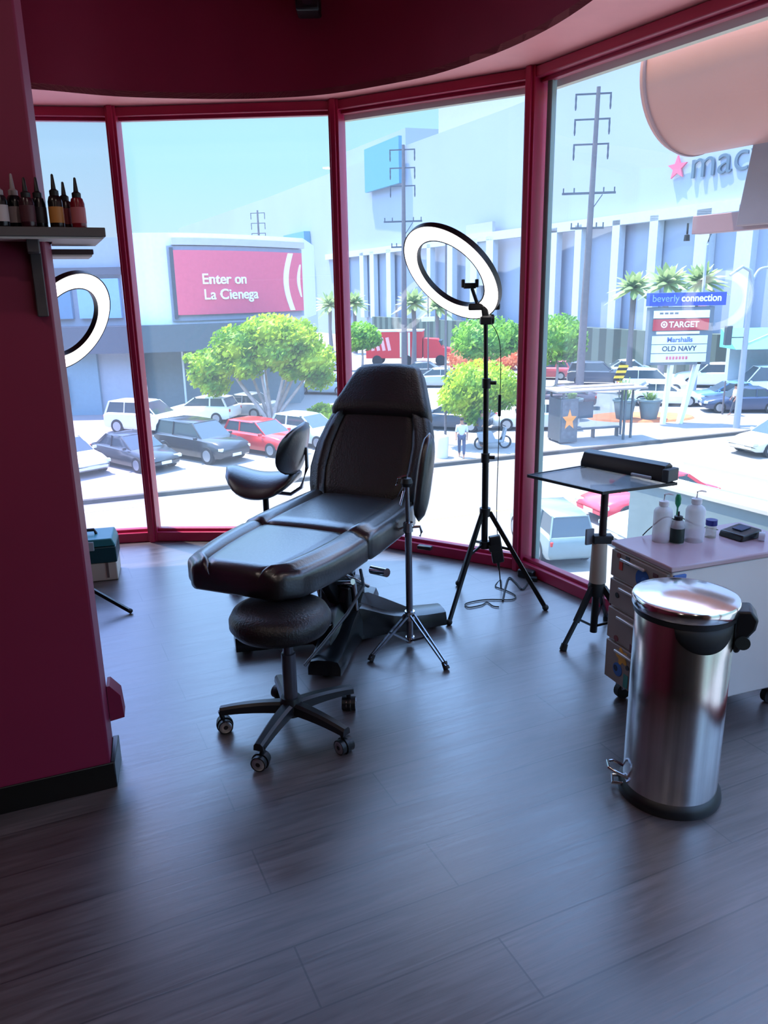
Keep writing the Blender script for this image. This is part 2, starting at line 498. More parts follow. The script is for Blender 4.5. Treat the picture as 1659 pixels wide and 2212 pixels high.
# black camera on the bulkhead
cam_ = thing('security_camera', 'small black camera fixed high on the dark crimson bulkhead', 'camera', (-0.33, 4.46, 2.83))
MB().box((0, 0, 0.06), (0.12, 0.14, 0.11)).build('camera_housing', blackm, cam_, bev=0.012)
MB().cyl((0, 0, 0.11), (0, 0.08, 0.2), 0.014).build('mount_arm', blackm, cam_)
MB().cyl((0, -0.07, 0.05), (0, -0.078, 0.05), 0.028).build('lens', mat('lens_glass', '20262c', 0.1), cam_)

# unseen ceiling lamps added behind the camera as weak fill
for i, (x, y) in enumerate(((-1.6, 0.6), (0.6, 0.4), (-1.4, -2.0), (1.0, -2.0))):
    t = thing('fill_downlight', 'round recessed ceiling fill lamp added unseen behind the camera', 'ceiling light', (x, y, 3.13), group='added ceiling fill lamps behind the camera')
    MB().lathe([(0.07, 0.02), (0.085, 0.02), (0.085, 0.0), (0.065, 0.0)], seg=24, cap=False).build('trim_ring', white, t)
    MB().lathe([(0.0, 0.006), (0.066, 0.006)], seg=24, cap=False).build('lamp_lens', mat('fill_lamp_glow', 'ffffff', 0.5, emit='ffe6cf', estr=5), t)
    ld = bpy.data.lights.new('fill_lamp_beam', 'AREA'); ld.shape = 'DISK'; ld.size = 0.12; ld.energy = 4; ld.color = (1, 0.86, 0.78)
    lo = bpy.data.objects.new('fill_lamp_beam', ld); COL.objects.link(lo); lo.parent = t; lo.location = (0, 0, -0.01)

# ================================================================== INK SHELF on the partition
sh = W0.copy()
shelfrz = atan2(WD.y, WD.x)
sz = 1.655
shf = thing('wall_shelf', 'narrow grey wall shelf of ink bottles on the crimson partition', 'shelf', (W0.x, W0.y, sz), shelfrz)
mb = MB(); mb.prism([(-0.91, -0.13), (0.145, -0.13), (0.145, 0.20), (0.012, 0.20), (0.012, 0.0), (-0.91, 0.0)], -0.011, 0.011); mb.build('shelf_board', mat('shelf_board', '5b5658', 0.6), shf, bev=0.002)
mb = MB(); mb.prism([(-0.90, -0.122), (0.138, -0.122), (0.138, 0.195), (0.02, 0.195), (0.02, -0.002), (-0.90, -0.002)], -0.016, -0.0112); mb.build('shelf_underside', mat('shelf_under', 'efe6e2', 0.6), shf)
mb = MB(); mb.box((-0.028, -0.05, -0.03), (0.03, 0.09, 0.035)); mb.box((-0.025, -0.012, -0.11), (0.028, 0.02, 0.19))
mb.build('shelf_bracket', mat('bracket_grey', '4a4548', 0.5), shf, bev=0.003)
shb = thing('back_shelf', 'short lower shelf on the far side of the crimson partition', 'shelf', (D_.x, D_.y, 1.622), shelfrz)
MB().box((-0.17, 0.095, 0.0), (0.56, 0.19, 0.014)).build('shelf_board', mat('shelf_dark', '4a3a3c', 0.6), shb, bev=0.002)
MB().box((-0.17, 0.095, -0.010), (0.55, 0.18, 0.005)).build('shelf_underside', _M['shelf_under'], shb)

cols = [('clear cap and dark ink, leftmost on the shelf', '2a1420'), ('white label, second from the left', '14161c'), ('white label, third from the left', '12141c'),
        ('dark crimson ink beside the labelled pair', '30101c'), ('black ink in front of the partition edge', '12101a'), ('orange band just past the partition edge', '1a1010'),
        ('small red label behind the orange-banded one', '301018'), ('red ink, last at the right end', '7a1424')]
xs = [-0.118, -0.090, -0.058, -0.030, -0.003, 0.036, 0.060, 0.088]
for i, (x, (lb, cc)) in enumerate(zip(xs, cols)):
    y = -0.065 - (0.038 if i % 2 else 0) + (0.0 if i < 5 else 0.02)
    loc = Matrix.Rotation(shelfrz, 3, 'Z') @ V((x, y, 0)) + V((W0.x, W0.y, sz + 0.0115))
    b = thing('ink_bottle', 'small ink bottle, ' + lb, 'bottle', loc, shelfrz, group='ink bottles on the wall shelf')
    k = 0.9 + 0.1 * ((i * 7) % 3) / 2
    MB().lathe([(0.0, 0), (0.0165, 0.0), (0.0175, 0.004), (0.0175, 0.062 * k), (0.014, 0.074 * k), (0.009, 0.078 * k)], seg=20).build('bottle_body', mat('ink_%d' % i, cc, 0.25), b)
    MB().lathe([(0.0110, 0.076 * k), (0.0110, 0.088 * k), (0.006, 0.092 * k), (0.003, 0.125 * k), (0.0015, 0.127 * k)], seg=16).build('nozzle', blackm if i >= 3 else mat('cap_grey', '9a8f94', 0.4), b)
    MB().lathe([(0.0179, 0.012), (0.0179, 0.05)], seg=20, cap=False).build('bottle_label', mat('inklabel_%d' % i, ('6a4048', 'c0b4b8', 'b8acb0', '4a1c28', '241820', 'b87838', '8a3040', 'b06068')[i], 0.5), b)

# ================================================================== TREATMENT CHAIR
CO = V((-0.5, 2.6, 0)); crz = atan2(-0.398, 0.918)
chair = thing('treatment_chair', 'black vinyl reclining treatment chair on a hydraulic base by the window', 'chair', CO, crz)

def pad_section(w, t, crown=0.012, groove=0.010, gpos=0.70, r=0.035):
    """closed section in (u, z); top at z=0, bottom at -t"""
    pts = []
    for k in range(7):                     # right top edge round
        a = pi / 2 - k * (pi / 2) / 6
        pts.append((w - r + r * cos(a), -r + r * sin(a)))
    for k in range(5):
        a = -k * (pi / 2) / 4
        pts.append((w - r * .6 + r * .6 * cos(a), -t + r * .6 + r * .6 * sin(a)))
    left = [(-x, z) for x, z in pts[::-1]]
    top = []
    N = 28
    for k in range(1, N):
        u = -1 + 2 * k / N
        au = abs(u)
        z = crown * (1 - u * u) * 0.6
        if au > gpos:
            s_ = (au - gpos) / (1 - gpos)
            z += crown * 1.3 * sin(pi * min(1, s_))
        z -= groove * math.exp(-((au - gpos) / 0.035) ** 2)
        top.append((u * (w - r), z))
    return pts + left + top               # clockwise

def pad(st, t, parent, name, m, place, **kw):
    """st: list of (v, halfwidth, drop, thickness factor)"""
    rings = []
    for (v_, w, dr, tf) in st:
        sec = pad_section(w, t * tf, r=min(0.035, t * tf * 0.42), **kw)
        rings.append([place(u_, v_, z_ - dr) for u_, z_ in sec])
    return MB().loft(rings).build(name, m, parent, smooth=60)

def flat(z0, slope=0.0, v0=0.0):
    return lambda u_, v_, z_: V((u_, v_, z0 + (v_ - v0) * slope + z_))
def ends(lst, rnd=0.03):
    """round off first and last stations"""
    (v0, w0), (v1, w1) = lst[0], lst[-1]
    out = [(v0 - rnd * 0.0, w0 - 0.035, 0.035, 0.55), (v0 + rnd * 0.25, w0 - 0.012, 0.012, 0.85), (v0 + rnd, w0, 0, 1)]
    for v_, w in lst[1:-1]:
        out.append((v_, w, 0, 1))
    out += [(v1 - rnd * 0.6, w1, 0, 1), (v1 - rnd * 0.15, w1 - 0.010, 0.010, 0.88), (v1, w1 - 0.03, 0.03, 0.6)]
    return out
def dens(lst, n=10):
    out = []
    for (a, wa_), (b, wb_) in zip(lst, lst[1:]):
        for k in range(n):
            s_ = k / n
            out.append((a + (b - a) * s_, wa_ + (wb_ - wa_) * s_))
    out.append(lst[-1])
    return out
legs = ends([(-0.06, 0.195)] + dens([(-0.01, 0.232), (0.05, 0.25), (0.17, 0.275), (0.30, 0.29), (0.44, 0.293)], 4)[1:])
pad(legs, 0.105, chair, 'leg_rest', leather, flat(0.595))
seat = ends([(0.445, 0.293)] + dens([(0.50, 0.297), (0.70, 0.295), (0.97, 0.285)], 4)[1:])
pad(seat, 0.115, chair, 'seat', leather, flat(0.60))
# back and headrest, reclined
TH = radians(34); PV = V((0, 0.955, 0.575))
def back(off_=0.0):
    bd = V((0, sin(TH), cos(TH))); nn = V((0, -cos(TH), sin(TH)))
    return lambda u_, v_, z_: PV + V((u_, 0, 0)) + bd * v_ + nn * (z_ + off_)
bk = ends([(0.0, 0.262)] + dens([(0.05, 0.275), (0.16, 0.298), (0.28, 0.294), (0.38, 0.272), (0.455, 0.247)], 4)[1:], 0.025)
pad(bk, 0.10, chair, 'backrest', leather2, back(0.0), gpos=0.78, crown=0.014)
hd = [(0.425, 0.235, 0.06, 0.5), (0.432, 0.247, 0.022, 0.85), (0.46, 0.25, 0.0, 1), (0.50, 0.238, -0.004, 1), (0.55, 0.218, 0, 1), (0.60, 0.199, 0.0, 1), (0.64, 0.183, 0.002, 1), (0.675, 0.168, 0.006, .95), (0.70, 0.150, 0.018, .75), (0.712, 0.125, 0.040, 0.45)]
pad(hd, 0.115, chair, 'headrest', leather2, back(0.022), gpos=0.97, crown=0.02, groove=0.0)
# armrests: right one stands upright beside the back
def armpad(c, ax, nrm, L_, w, t, name='armrest'):
    ax = V(ax).normalized(); nrm = V(nrm).normalized(); sd = ax.cross(nrm)
    rings = []
    for k in range(15):
        s_ = -1 + 2 * k / 14
        f_ = max(0.08, (1 - abs(s_) ** 3.2) ** 0.5)
        rings.append([V(c) + ax * s_ * L_ / 2 + sd * cos(a) * w / 2 * f_ * (1 if abs(cos(a)) < 2 else 1) + nrm * sin(a) * t / 2 * f_ for a in [2 * pi * q / 16 for q in range(16)]])
    return MB().loft(rings).build(name, leather, chair, smooth=60)
armpad((0.342, 0.91, 0.725), (0.02, 0.08, 0.36), (1, 0, 0.03), 0.385, 0.115, 0.066)
MB().bar((0.34, 0.95, 0.72), (0.26, 0.97, 0.56), 0.03, 0.012).build('armrest_bracket', blackmet, chair, bev=0.002)
# under-frame
fr = MB()
for s_ in (-1, 1):
    fr.box((s_ * 0.14, 0.50, 0.475), (0.035, 0.85, 0.03))
fr.box((0, 0.35, 0.47), (0.32, 0.04, 0.03)); fr.box((0, 0.72, 0.47), (0.36, 0.05, 0.03)); fr.box((0, 0.6, 0.455), (0.26, 0.30, 0.025))
fr.build('underframe', blackmet, chair, bev=0.003)
back_fr = MB()
for s_ in (-1, 1):
    bd = V((0, sin(TH), cos(TH))); nn = V((0, -cos(TH), sin(TH)))
    q0 = PV + V((s_ * 0.15, 0, 0)) - nn * 0.12; back_fr.bar(q0 - bd * .08, q0 + bd * 0.5, 0.03, 0.02)
back_fr.build('back_frame', blackmet, chair)
CB = V((0.02, 0.64, 0))          # base centre in chair coordinates
def loc2chair(p):
    R = Matrix.Rotation(-crz, 3, 'Z')
    return R @ (V((p[0], p[1], p[2] if len(p) > 2 else 0)) - CO)
ctr = loc2chair((-0.19, 3.27))
feet = [loc2chair(q) for q in ((-0.66, 3.15), (0.26, 3.40), (-0.25, 2.86), (-0.10, 3.68))]
gloss = mat('glossy_black_cover', '0a0d10', 0.25, spec=0.6)
for ft in feet:
    d = (ft - ctr); L_ = d.length; d.normalize(); s_ = V((-d.y, d.x, 0))
    rings = []
    for k in range(10):
        t_ = 0.02 + k / 9 * (L_ - 0.02)
        h_ = 0.085 + 0.10 * math.exp(-(t_ / 0.17) ** 2)
        w_ = 0.075 + 0.03 * math.exp(-(t_ / 0.12) ** 2) - (0.0 if k < 8 else 0.004 * (k - 7))
        zb_ = 0.02
        rings.append([ctr + d * t_ + s_ * a_ + V((0, 0, b_)) for a_, b_ in ((-w_, zb_), (-w_, h_ * .6), (-w_ * .82, h_ * .93), (-w_ * .4, h_), (w_ * .4, h_), (w_ * .82, h_ * .93), (w_, h_ * .6), (w_, zb_))])
    MB().loft(rings).build('base_leg', gloss, chair, smooth=40)
    MB().cyl(ctr + d * (L_ - 0.05) + V((0, 0, 0)), ctr + d * (L_ - 0.05) + V((0, 0, 0.025)), 0.022).build('base_foot', blackr, chair)
mb = MB(); mb.box(ctr + V((0, 0, 0.20)), (0.15, 0.17, 0.16)); mb.build('pump_housing', gloss, chair, bev=0.02, seg=3)
mb = MB(); mb.bar(ctr + V((0, 0.02, 0.2)), V((0.0, 0.62, 0.46)), 0.09, 0.10); mb.bar(ctr + V((0.0, -0.06, 0.2)), V((0.0, 0.50, 0.46)), 0.05, 0.05)
mb.build('lift_column', blackmet, chair, bev=0.006)
for s_ in (-0.085, 0.085):
    MB().cyl(ctr + V((s_, -0.04, 0.16)), V((s_ * 1.2, 0.66, 0.46)), 0.010, seg=12).build('lift_strut', chrome, chair)
    MB().cyl(ctr + V((s_ * 1.2, 0.05, 0.24)), V((s_ * 1.3, 0.42, 0.455)), 0.008, seg=12).build('lift_strut', chrome, chair)
hose = [ctr + V((0.10, -0.02, 0.34)), ctr + V((0.15, -0.10, 0.30)), ctr + V((0.13, -0.22, 0.22)), ctr + V((0.06, -0.33, 0.11)), ctr + V((0.03, -0.42, 0.06))]
MB().tube(hose, 0.007, 8).build('hydraulic_hose', mat('grey_hose', '55575c', 0.4), chair)
mb = MB(); mb.cyl(ctr + V((0.10, 0.1, 0.30)), ctr + V((0.19, 0.06, 0.31)), 0.02, seg=14); mb.build('release_lever', chrome, chair)
MB().cyl(ctr + V((0.02, -0.1, 0.3)), ctr + V((0.12, -0.14, 0.33)), 0.013, seg=12).build('release_lever', chrome, chair)
def shroud(k_, z_, up_):
    out = []
    n_ = len(fo)
    for i_ in range(n_):
        a_, b_ = fo[i_], fo[(i_ + 1) % n_]
        for q_ in range(6):
            t_ = q_ / 6
            p_ = a_ * (1 - t_) + b_ * t_
            p_ = p_ * (1 - 0.42 * sin(pi * t_))
            out.append(ctr + V((p_.x, p_.y, 0)) * k_ + V((0, 0, z_)))
    return out
fo = sorted([(ft - ctr) for ft in feet], key=lambda q_: atan2(q_.y, q_.x))
MB().loft([shroud(0.86, 0.03, 0), shroud(0.80, 0.06, 0), shroud(0.60, 0.115, 0), shroud(0.42, 0.16, 0), shroud(0.25, 0.20, 0)]).build('base_shroud', gloss, chair, smooth=60)
mb = MB(); mb.loft([[ctr + V((x_, y_, z_)) for x_, y_ in ((-0.10, -0.16), (0.05, -0.16), (0.0, -0.30))] for z_ in (0.13, 0.145)])
mb.build('foot_pedal', chrome, chair, bev=0.003)

# ================================================================== ROUND STOOL (front)
SB = (-0.340, 2.49, 0)
st = thing('swivel_stool', 'round black padded swivel stool on casters in front of the treatment chair', 'stool', SB)
MB().lathe([(0.0, 0.385), (0.12, 0.382), (0.158, 0.392), (0.174, 0.415), (0.174, 0.440), (0.160, 0.466), (0.13, 0.478), (0.06, 0.484), (0.0, 0.485)], (-0.02, 0.0, 0), seg=48, cap=False).build('seat', leather2, st, smooth=60)
MB().lathe([(0.0, 0.365), (0.09, 0.365), (0.10, 0.390), (0.0, 0.390)], (-0.01, 0, 0), seg=24, cap=False).build('seat_plate', blackmet, st)
MB().lathe([(0.025, 0.10), (0.025, 0.30), (0.018, 0.302), (0.018, 0.37)], seg=20).build('gas_lift', mat('dull_grey_metal', '55525a', 0.35, 0.6), st)
MB().tube([(0.0, 0.0, 0.365), (0.06, 0.03, 0.36), (0.13, 0.09, 0.355)], 0.006, 8).build('height_lever', chrome, st)
def caster(parent, p, ang, r=0.026, hoodm=None, m2=None):
    a = V((cos(ang), sin(ang), 0)); s_ = V((-sin(ang), cos(ang), 0))
    p = V(p)
    mb = MB()
    for k in (-1, 1):
        mb.cyl(p + s_ * (k * 0.017 - 0.008) + V((0, 0, r)), p + s_ * (k * 0.017 + 0.008) + V((0, 0, r)), r, seg=20)
    o = mb.build('caster', blackm, parent)
    mb = MB(); mb.cyl(p + V((0, 0, r + 0.004)), p - a * 0.012 + V((0, 0, r * 2 + 0.03)), 0.009, seg=10)
    mb.lathe([(r + 0.004, -0.006), (r + 0.004, 0.006)], p + V((0, 0, r)), seg=20, axis=s_, cap=True)
    mb.build('caster_stem', m2 or blackmet, o)
    mb = MB(); mb.lathe([(0.008, -0.0262), (0.020, -0.0262), (0.022, -0.0255), (0.022, 0.0255), (0.020, 0.0262), (0.008, 0.0262)], p + V((0, 0, r)), seg=20, axis=s_, cap=False)
    mb.build('caster_rim', chrome, o)
def star_base(parent, c, R, offs, m, zc=0.10, ze=0.075, n=5, cast=True):
    c = V(c)
    MB().lathe([(0.0, zc - 0.03), (0.042, zc - 0.03), (0.045, zc), (0.034, zc + 0.035), (0.0, zc + 0.035)], c, seg=20, cap=False).build('base_hub', m, parent)
    for k in range(n):
        a = offs + 2 * pi * k / n
        d = V((cos(a), sin(a), 0)); s_ = V((-sin(a), cos(a), 0))
        rings = []
        for q in range(7):
            t_ = q / 6
            r_ = 0.02 + (R - 0.02) * t_
            zt = zc + 0.02 - (zc - ze) * t_ * t_ ; w_ = 0.026 - 0.008 * t_; h_ = 0.04 - 0.014 * t_
            rings.append([c + d * r_ + s_ * x_ + V((0, 0, z_)) for x_, z_ in ((-w_, zt - h_), (w_, zt - h_), (w_ * 0.9, zt - 0.008), (w_ * 0.5, zt), (-w_ * 0.5, zt), (-w_ * .9, zt - 0.008))])
        MB().loft(rings).build('base_arm', m, parent, smooth=35)
        if cast:
            caster(parent, c + d * (R - 0.012), a + 0.9 + k * 1.3)
star_base(st, (0, 0, 0), 0.252, radians(35), mat('satin_black_nylon', '16171b', 0.38))

# saddle stool behind the chair
sb = G(566, 1218)
ss = thing('saddle_stool', 'black saddle seat stool with backrest behind the treatment chair', 'stool', (-0.62, 4.00, 0), radians(-12))
rings = []
for k in range(17):
    t_ = -1 + k / 8
    f_ = max(0.12, (1 - abs(t_) ** 3) ** 0.5)
    ring = []
    for q in range(20):
        a = 2 * pi * q / 20
        y_ = cos(a) * 0.17 * f_
        x_ = t_ * 0.20
        z_ = sin(a) * 0.048 * f_ + 0.07 * (abs(t_) ** 2) * (1 if t_ < 0 else 0.75) - 0.05 * (y_ / 0.17) ** 2
        ring.append((x_, y_, 0.555 + z_))
    rings.append(ring)
MB().loft(rings).build('seat', leather, ss, smooth=60)
rings = []
for k in range(15):
    t_ = -1 + 2 * k / 14
    f_ = max(0.1, (1 - abs(t_) ** 2.6) ** 0.5)
    rings.append([(0.20 + 0.03 * t_ + sin(a) * 0.035 * f_ - 0.10 * (cos(a) * f_) ** 2 * 0.6, cos(a) * 0.195 * f_, 0.735 + t_ * 0.135) for a in [2 * pi * q / 18 for q in range(18)]])
MB().loft(rings).build('backrest', leather, ss, smooth=60)
MB().tube([(0.0, 0, 0.5), (0.14, 0, 0.49), (0.20, 0, 0.53), (0.235, 0, 0.64), (0.235, 0, 0.74)], 0.010, 10).build('back_bar', chrome, ss)
MB().lathe([(0.024, 0.10), (0.024, 0.34), (0.016, 0.342), (0.016, 0.51)], seg=16).build('gas_lift', blackmet, ss)
star_base(ss, (0, 0, 0), 0.235, radians(20), _M['satin_black_nylon'])

# ================================================================== ARMREST TRIPOD STAND (chrome)
ab = G(886, 1395)
asd = thing('armrest_stand', 'chrome tripod armrest stand with wing screws beside the black chair', 'stand', (ab.x, ab.y, 0))
dullch = mat('dull_chrome', '8d8f99', 0.22, 0.95)
MB().cyl((0, 0, 0.03), (-0.004, 0, 0.56), 0.0145).build('outer_tube', dullch, asd)
MB().cyl((-0.004, 0, 0.54), (-0.008, 0, 0.73), 0.010).build('inner_tube', dullch, asd)
mb = MB(); mb.lathe([(0.0, 0.72), (0.02, 0.72), (0.026, 0.735), (0.02, 0.755), (0, 0.76)], (-0.008, 0, 0), seg=16, cap=False)
mb.build('top_knob', blackm, asd)
mb = MB(); mb.tube([(-0.05, 0, 0.725), (-0.045, 0, 0.755), (-0.008, 0, 0.765)], 0.005, 8); mb.tube([(-0.02, 0, 0.7), (-0.035, 0, 0.64)], 0.005, 8); mb.build('angle_bracket', chrome, asd)
mb = MB(); mb.cyl((-0.004, 0, 0.525), (-0.004, 0, 0.565), 0.021); mb.tube([(0.01, -0.005, 0.545), (0.045, -0.01, 0.548), (0.052, -0.01, 0.525), (0.046, -0.01, 0.505)], 0.006, 8); mb.tube([(-0.02, 0, 0.545), (-0.045, 0, 0.53)], 0.006, 8)
mb.build('wing_clamp', chrome, asd)
mb = MB(); mb.cyl((0, 0, 0.125), (0, 0, 0.165), 0.022); mb.build('upper_collar', chrome, asd); MB().cyl((0, 0, 0.02), (0, 0, 0.045), 0.019).build('lower_collar', chrome, asd)
for fx, fy in ((965, 1448), (800, 1430), None and (0, 0) or (880, 1345)):
    q = G(fx, fy) - V((ab.x, ab.y, 0)); q.z = 0; d = q.normalized(); s_ = V((-d.y, d.x, 0))
    mb = MB()
    for k in (-1, 1):
        mb.bar(d * 0.02 + s_ * k * 0.011 + V((0, 0, 0.15)), q + s_ * k * 0.006 + V((0, 0, 0.02)), 0.005, 0.010)
        mb.bar(d * 0.015 + s_ * k * 0.008 + V((0, 0, 0.03)), d * q.length * 0.45 + s_ * k * 0.008 + V((0, 0, 0.09)), 0.004, 0.008)
    lg = mb.build('leg', dullch, asd)
    MB().tube([q * 0.93 + V((0, 0, 0.03)), q + V((0, 0, 0.006))], [0.012, 0.014], 12).build('rubber_foot', blackr, lg)

# ================================================================== RING LIGHTS
def cam_dir(px, py):
    return ray(px, py).normalized()
def ring_light(t, c, n, R, w, thick, gap=False):
    n = V(n).normalized()
    Ri = R - w
    MB().lathe([(Ri + 0.004, 0.0), (Ri + 0.006, 0.004), (R - 0.006, 0.004), (R - 0.004, 0.0)], c, seg=72, axis=n, cap=False).build('diffuser', ringw, t, smooth=60)
    MB().lathe([(Ri, 0.004), (Ri + 0.005, 0.002), (Ri + 0.005, 0.0), (R - 0.005, 0.0), (R - 0.005, 0.002), (R, 0.004), (R, -thick * 0.8), (R - 0.01, -thick), (Ri + 0.01, -thick), (Ri, -thick * 0.8), (Ri, 0.004)], c, seg=72, axis=n, cap=False).build('housing', blackm, t, smooth=40)
rb = (0.48, 3.60, 0)
RL = thing('ring_light', 'large lit ring light on a tall black tripod by the window', 'ring light', rb)
rc = V((0.31, 3.60, 1.565)) - V(rb)
fw = ray(975, 590).normalized(); rt = fw.cross(V((0, 0, 1))).normalized(); upv = rt.cross(fw)
tl = radians(56)
n_ = (rt * -0.667 + upv * -0.745) * sin(tl) - fw * cos(tl)
ring_light(RL, rc, n_, 0.250, 0.076, 0.028)
MB().cyl((0, 0, 0.30), (-0.002, 0, 0.76), 0.0155).build('lower_pole', blackmet, RL)
MB().cyl((-0.002, 0, 0.74), (-0.006, 0, 1.10), 0.0125).build('middle_pole', blackmet, RL)
MB().cyl((-0.006, 0, 1.08), (-0.012, 0, 1.36), 0.010).build('upper_pole', blackmet, RL)
for z_ in (0.745, 1.09):
    mb = MB(); mb.cyl((-0.003, 0, z_ - 0.025), (-0.003, 0, z_ + 0.02), 0.020); mb.cyl((0, 0, z_), (0.04, -0.01, z_), 0.009); mb.build('clamp_knob', blackm, RL, bev=0.002)
mb = MB(); mb.box((-0.012, 0, 1.365), (0.05, 0.045, 0.035)); mb.cyl((-0.03, 0, 1.37), (0.025, 0, 1.37), 0.022); mb.build('tilt_joint', blackm, RL, bev=0.004)
# bridge plate across the bottom of the ring and phone holder
low = rc + V((0.105, 0.03, -0.185))
mb = MB(); mb.box(V((-0.02, 0.0, 1.425)), (0.14, 0.025, 0.03)); mb.bar((-0.012, 0, 1.37), (-0.02, 0.0, 1.43), 0.03, 0.03); mb.build('ring_bracket', blackm, RL, bev=0.006)
ph = MB(); hx = V((-0.085, 0.0, 1.515))
ph.box(hx, (0.055, 0.02, 0.024)); ph.box(hx + V((-0.03, -0.006, 0.01)), (0.014, 0.03, 0.035)); ph.box(hx + V((0.03, -0.006, 0.01)), (0.014, 0.03, 0.035)); ph.cyl(hx - V((-0.01, 0, 0.01)), V((-0.05, 0, 1.435)), 0.008)
ph.build('phone_holder', blackm, RL, bev=0.003)
# tripod
MB().cyl((0, 0, 0.46), (0, 0, 0.50), 0.026).build('upper_collar', blackm, RL)
MB().cyl((0, 0, 0.30), (0, 0, 0.335), 0.024).build('lower_collar', blackm, RL)
for q in ((970, 1350), (1178, 1318), (990, 1265)):
    g = G(*q) - V(rb); d = g.normalized()
    mb = MB(); mb.bar(d * 0.022 + V((0, 0, 0.48)), g + V((0, 0, 0.012)), 0.012, 0.020)
    mid = (d * 0.022 + V((0, 0, 0.48))) * 0.62 + g * 0.38
    mb.bar(d * 0.02 + V((0, 0, 0.32)), mid, 0.006, 0.012)
    lg = mb.build('leg', blackmet, RL)
    MB().blob(g + V((0, 0, 0.014)), 0.016, 2).build('rubber_foot', blackr, lg)
pb = thing('power_adapter', 'black power adapter box strapped to the ring light tripod', 'power adapter', (rb[0] + 0.055, rb[1] - 0.02, 0.30))
mb = MB(); mb.box((0, 0, 0), (0.055, 0.035, 0.135), rot=Matrix.Rotation(radians(-10), 3, 'Y')); mb.build('adapter_box', blackm, pb, bev=0.006)
mb = MB(); mb.cyl((0.010, 0, -0.065), (0.016, 0, -0.11), 0.009, 0.003); mb.build('strain_relief', blackm, pb)
MB().box((-0.012, -0.004, 0.01), (0.05, 0.034, 0.03), rot=Matrix.Rotation(radians(-10), 3, 'Y')).build('strap', blackr, pb)
def crv(pts, n=8):
    P = [V(p) for p in pts]; out = []
    for i in range(len(P) - 1):
        p0, p1, p2, p3 = P[max(i - 1, 0)], P[i], P[i + 1], P[min(i + 2, len(P) - 1)]
        for k in range(n):
            t = k / n
            out.append(0.5 * ((2 * p1) + (-p0 + p2) * t + (2 * p0 - 5 * p1 + 4 * p2 - p3) * t * t + (-p0 + 3 * p1 - 3 * p2 + p3) * t ** 3))
    out.append(P[-1]); return out
fl = [G(*q) + V((0, 0, 0.005)) for q in ((1082, 1255), (1070, 1268), (1090, 1276), (1113, 1288), (1105, 1297), (1060, 1297), (1035, 1299), (1006, 1306), (1012, 1314), (1040, 1309), (1052, 1303), (1065, 1311), (1078, 1313))]
pth = [V((rb[0] + 0.072, rb[1] - 0.02, 0.19)), V((rb[0] + 0.085, rb[1] - 0.0, 0.09))] + fl
o = MB().tube(crv(pth), 0.0032, 6).build('power_cable', blackr); tag(o, 'thin dark power cable looped on the floor under the ring light', 'cable')
fl = [G(*q) + V((0, 0, 0.006)) for q in ((1086, 1300), (1092, 1270), (1100, 1250), (1115, 1262), (1128, 1275), (1140, 1262), (1150, 1250))]
o = MB().tube(crv(fl), 0.0045, 6).build('extension_cable', blackr); tag(o, 'dark cable running to the plug at the window corner', 'cable')
g = G(1138, 1247)
pl = thing('power_plug', 'dark plug box at the foot of the third red mullion', 'plug', (g.x, g.y, 0), radians(-40))
MB().box((0, 0.0, 0.022), (0.09, 0.05, 0.044)).build('plug_body', blackm, pl, bev=0.006)
MB().box((0.05, -0.03, 0.012), (0.05, 0.03, 0.02), rz=0.5).build('plug_tail', blackr, pl, bev=0.003)
g = G(918, 1182, 0.08)
tag(MB().box((0, 0, 0.012), (0.085, 0.035, 0.022), rz=radians(-28)).build('remote_control', blackm, bev=0.004, loc=(g.x, g.y + 0.02, 0.06)), 'small black remote lying on the red sill behind the chair', 'remote')
# slim hanging power lead beside the ring light pole
o = MB().tube(crv([(rb[0] + 0.0, rb[1], 1.37), (rb[0] + 0.055, rb[1], 1.25), (rb[0] + 0.058, rb[1], 0.9), (rb[0] + 0.055, rb[1], 0.5), (rb[0] + 0.06, rb[1] - 0.01, 0.37)]), 0.002, 6).build('light_cable', blackr)
tag(o, 'thin lead hanging along the ring light pole', 'cable')
sw = thing('inline_switch', 'small black dimmer switch on the hanging ring light lead', 'switch', (rb[0] + 0.058, rb[1], 0.985))
MB().box((0, 0, 0), (0.014, 0.012, 0.10)).build('switch_body', blackm, sw, bev=0.003)

# second ring light half hidden by the partition
lb = (-1.56, 3.66, 0)
RL2 = thing('ring_light', 'lit ring light half hidden behind the crimson partition', 'ring light', lb)
pxc, pyc = 149, 697
r_ = ray(pxc, pyc); c2 = EYE + r_ * (3.60 / r_.y) - V(lb)
fw = r_.normalized(); rt = fw.cross(V((0, 0, 1))).normalized(); upv = rt.cross(fw)
tl = radians(52)
n_ = (rt * 0.78 + upv * -0.62) * sin(tl) - fw * cos(tl)
ring_light(RL2, c2, n_, 0.238, 0.075, 0.028)
MB().tube([(0, 0, 0.30), (0, 0, 1.18)], 0.012).build('pole', blackmet, RL2)
mb = MB(); mb.tube([(0, 0, 1.16), (c2.x * .7, c2.y * .7, 1.25)], 0.012); mb.build('tilt_joint', blackm, RL2)
for q in ((282, 1325),):
    g = G(*q) - V(lb)
    base_ang = atan2(g.y, g.x)
for k in range(3):
    a = base_ang + k * 2 * pi / 3
    g2 = V((cos(a), sin(a), 0)) * g.length
    lg = MB().bar(V((cos(a), sin(a), 0)) * 0.02 + V((0, 0, 0.16)), g2 + V((0, 0, 0.012)), 0.012, 0.018).build('leg', blackmet, RL2)
    MB().blob(g2 + V((0, 0, 0.013)), 0.014, 1).build('rubber_foot', blackr, lg)

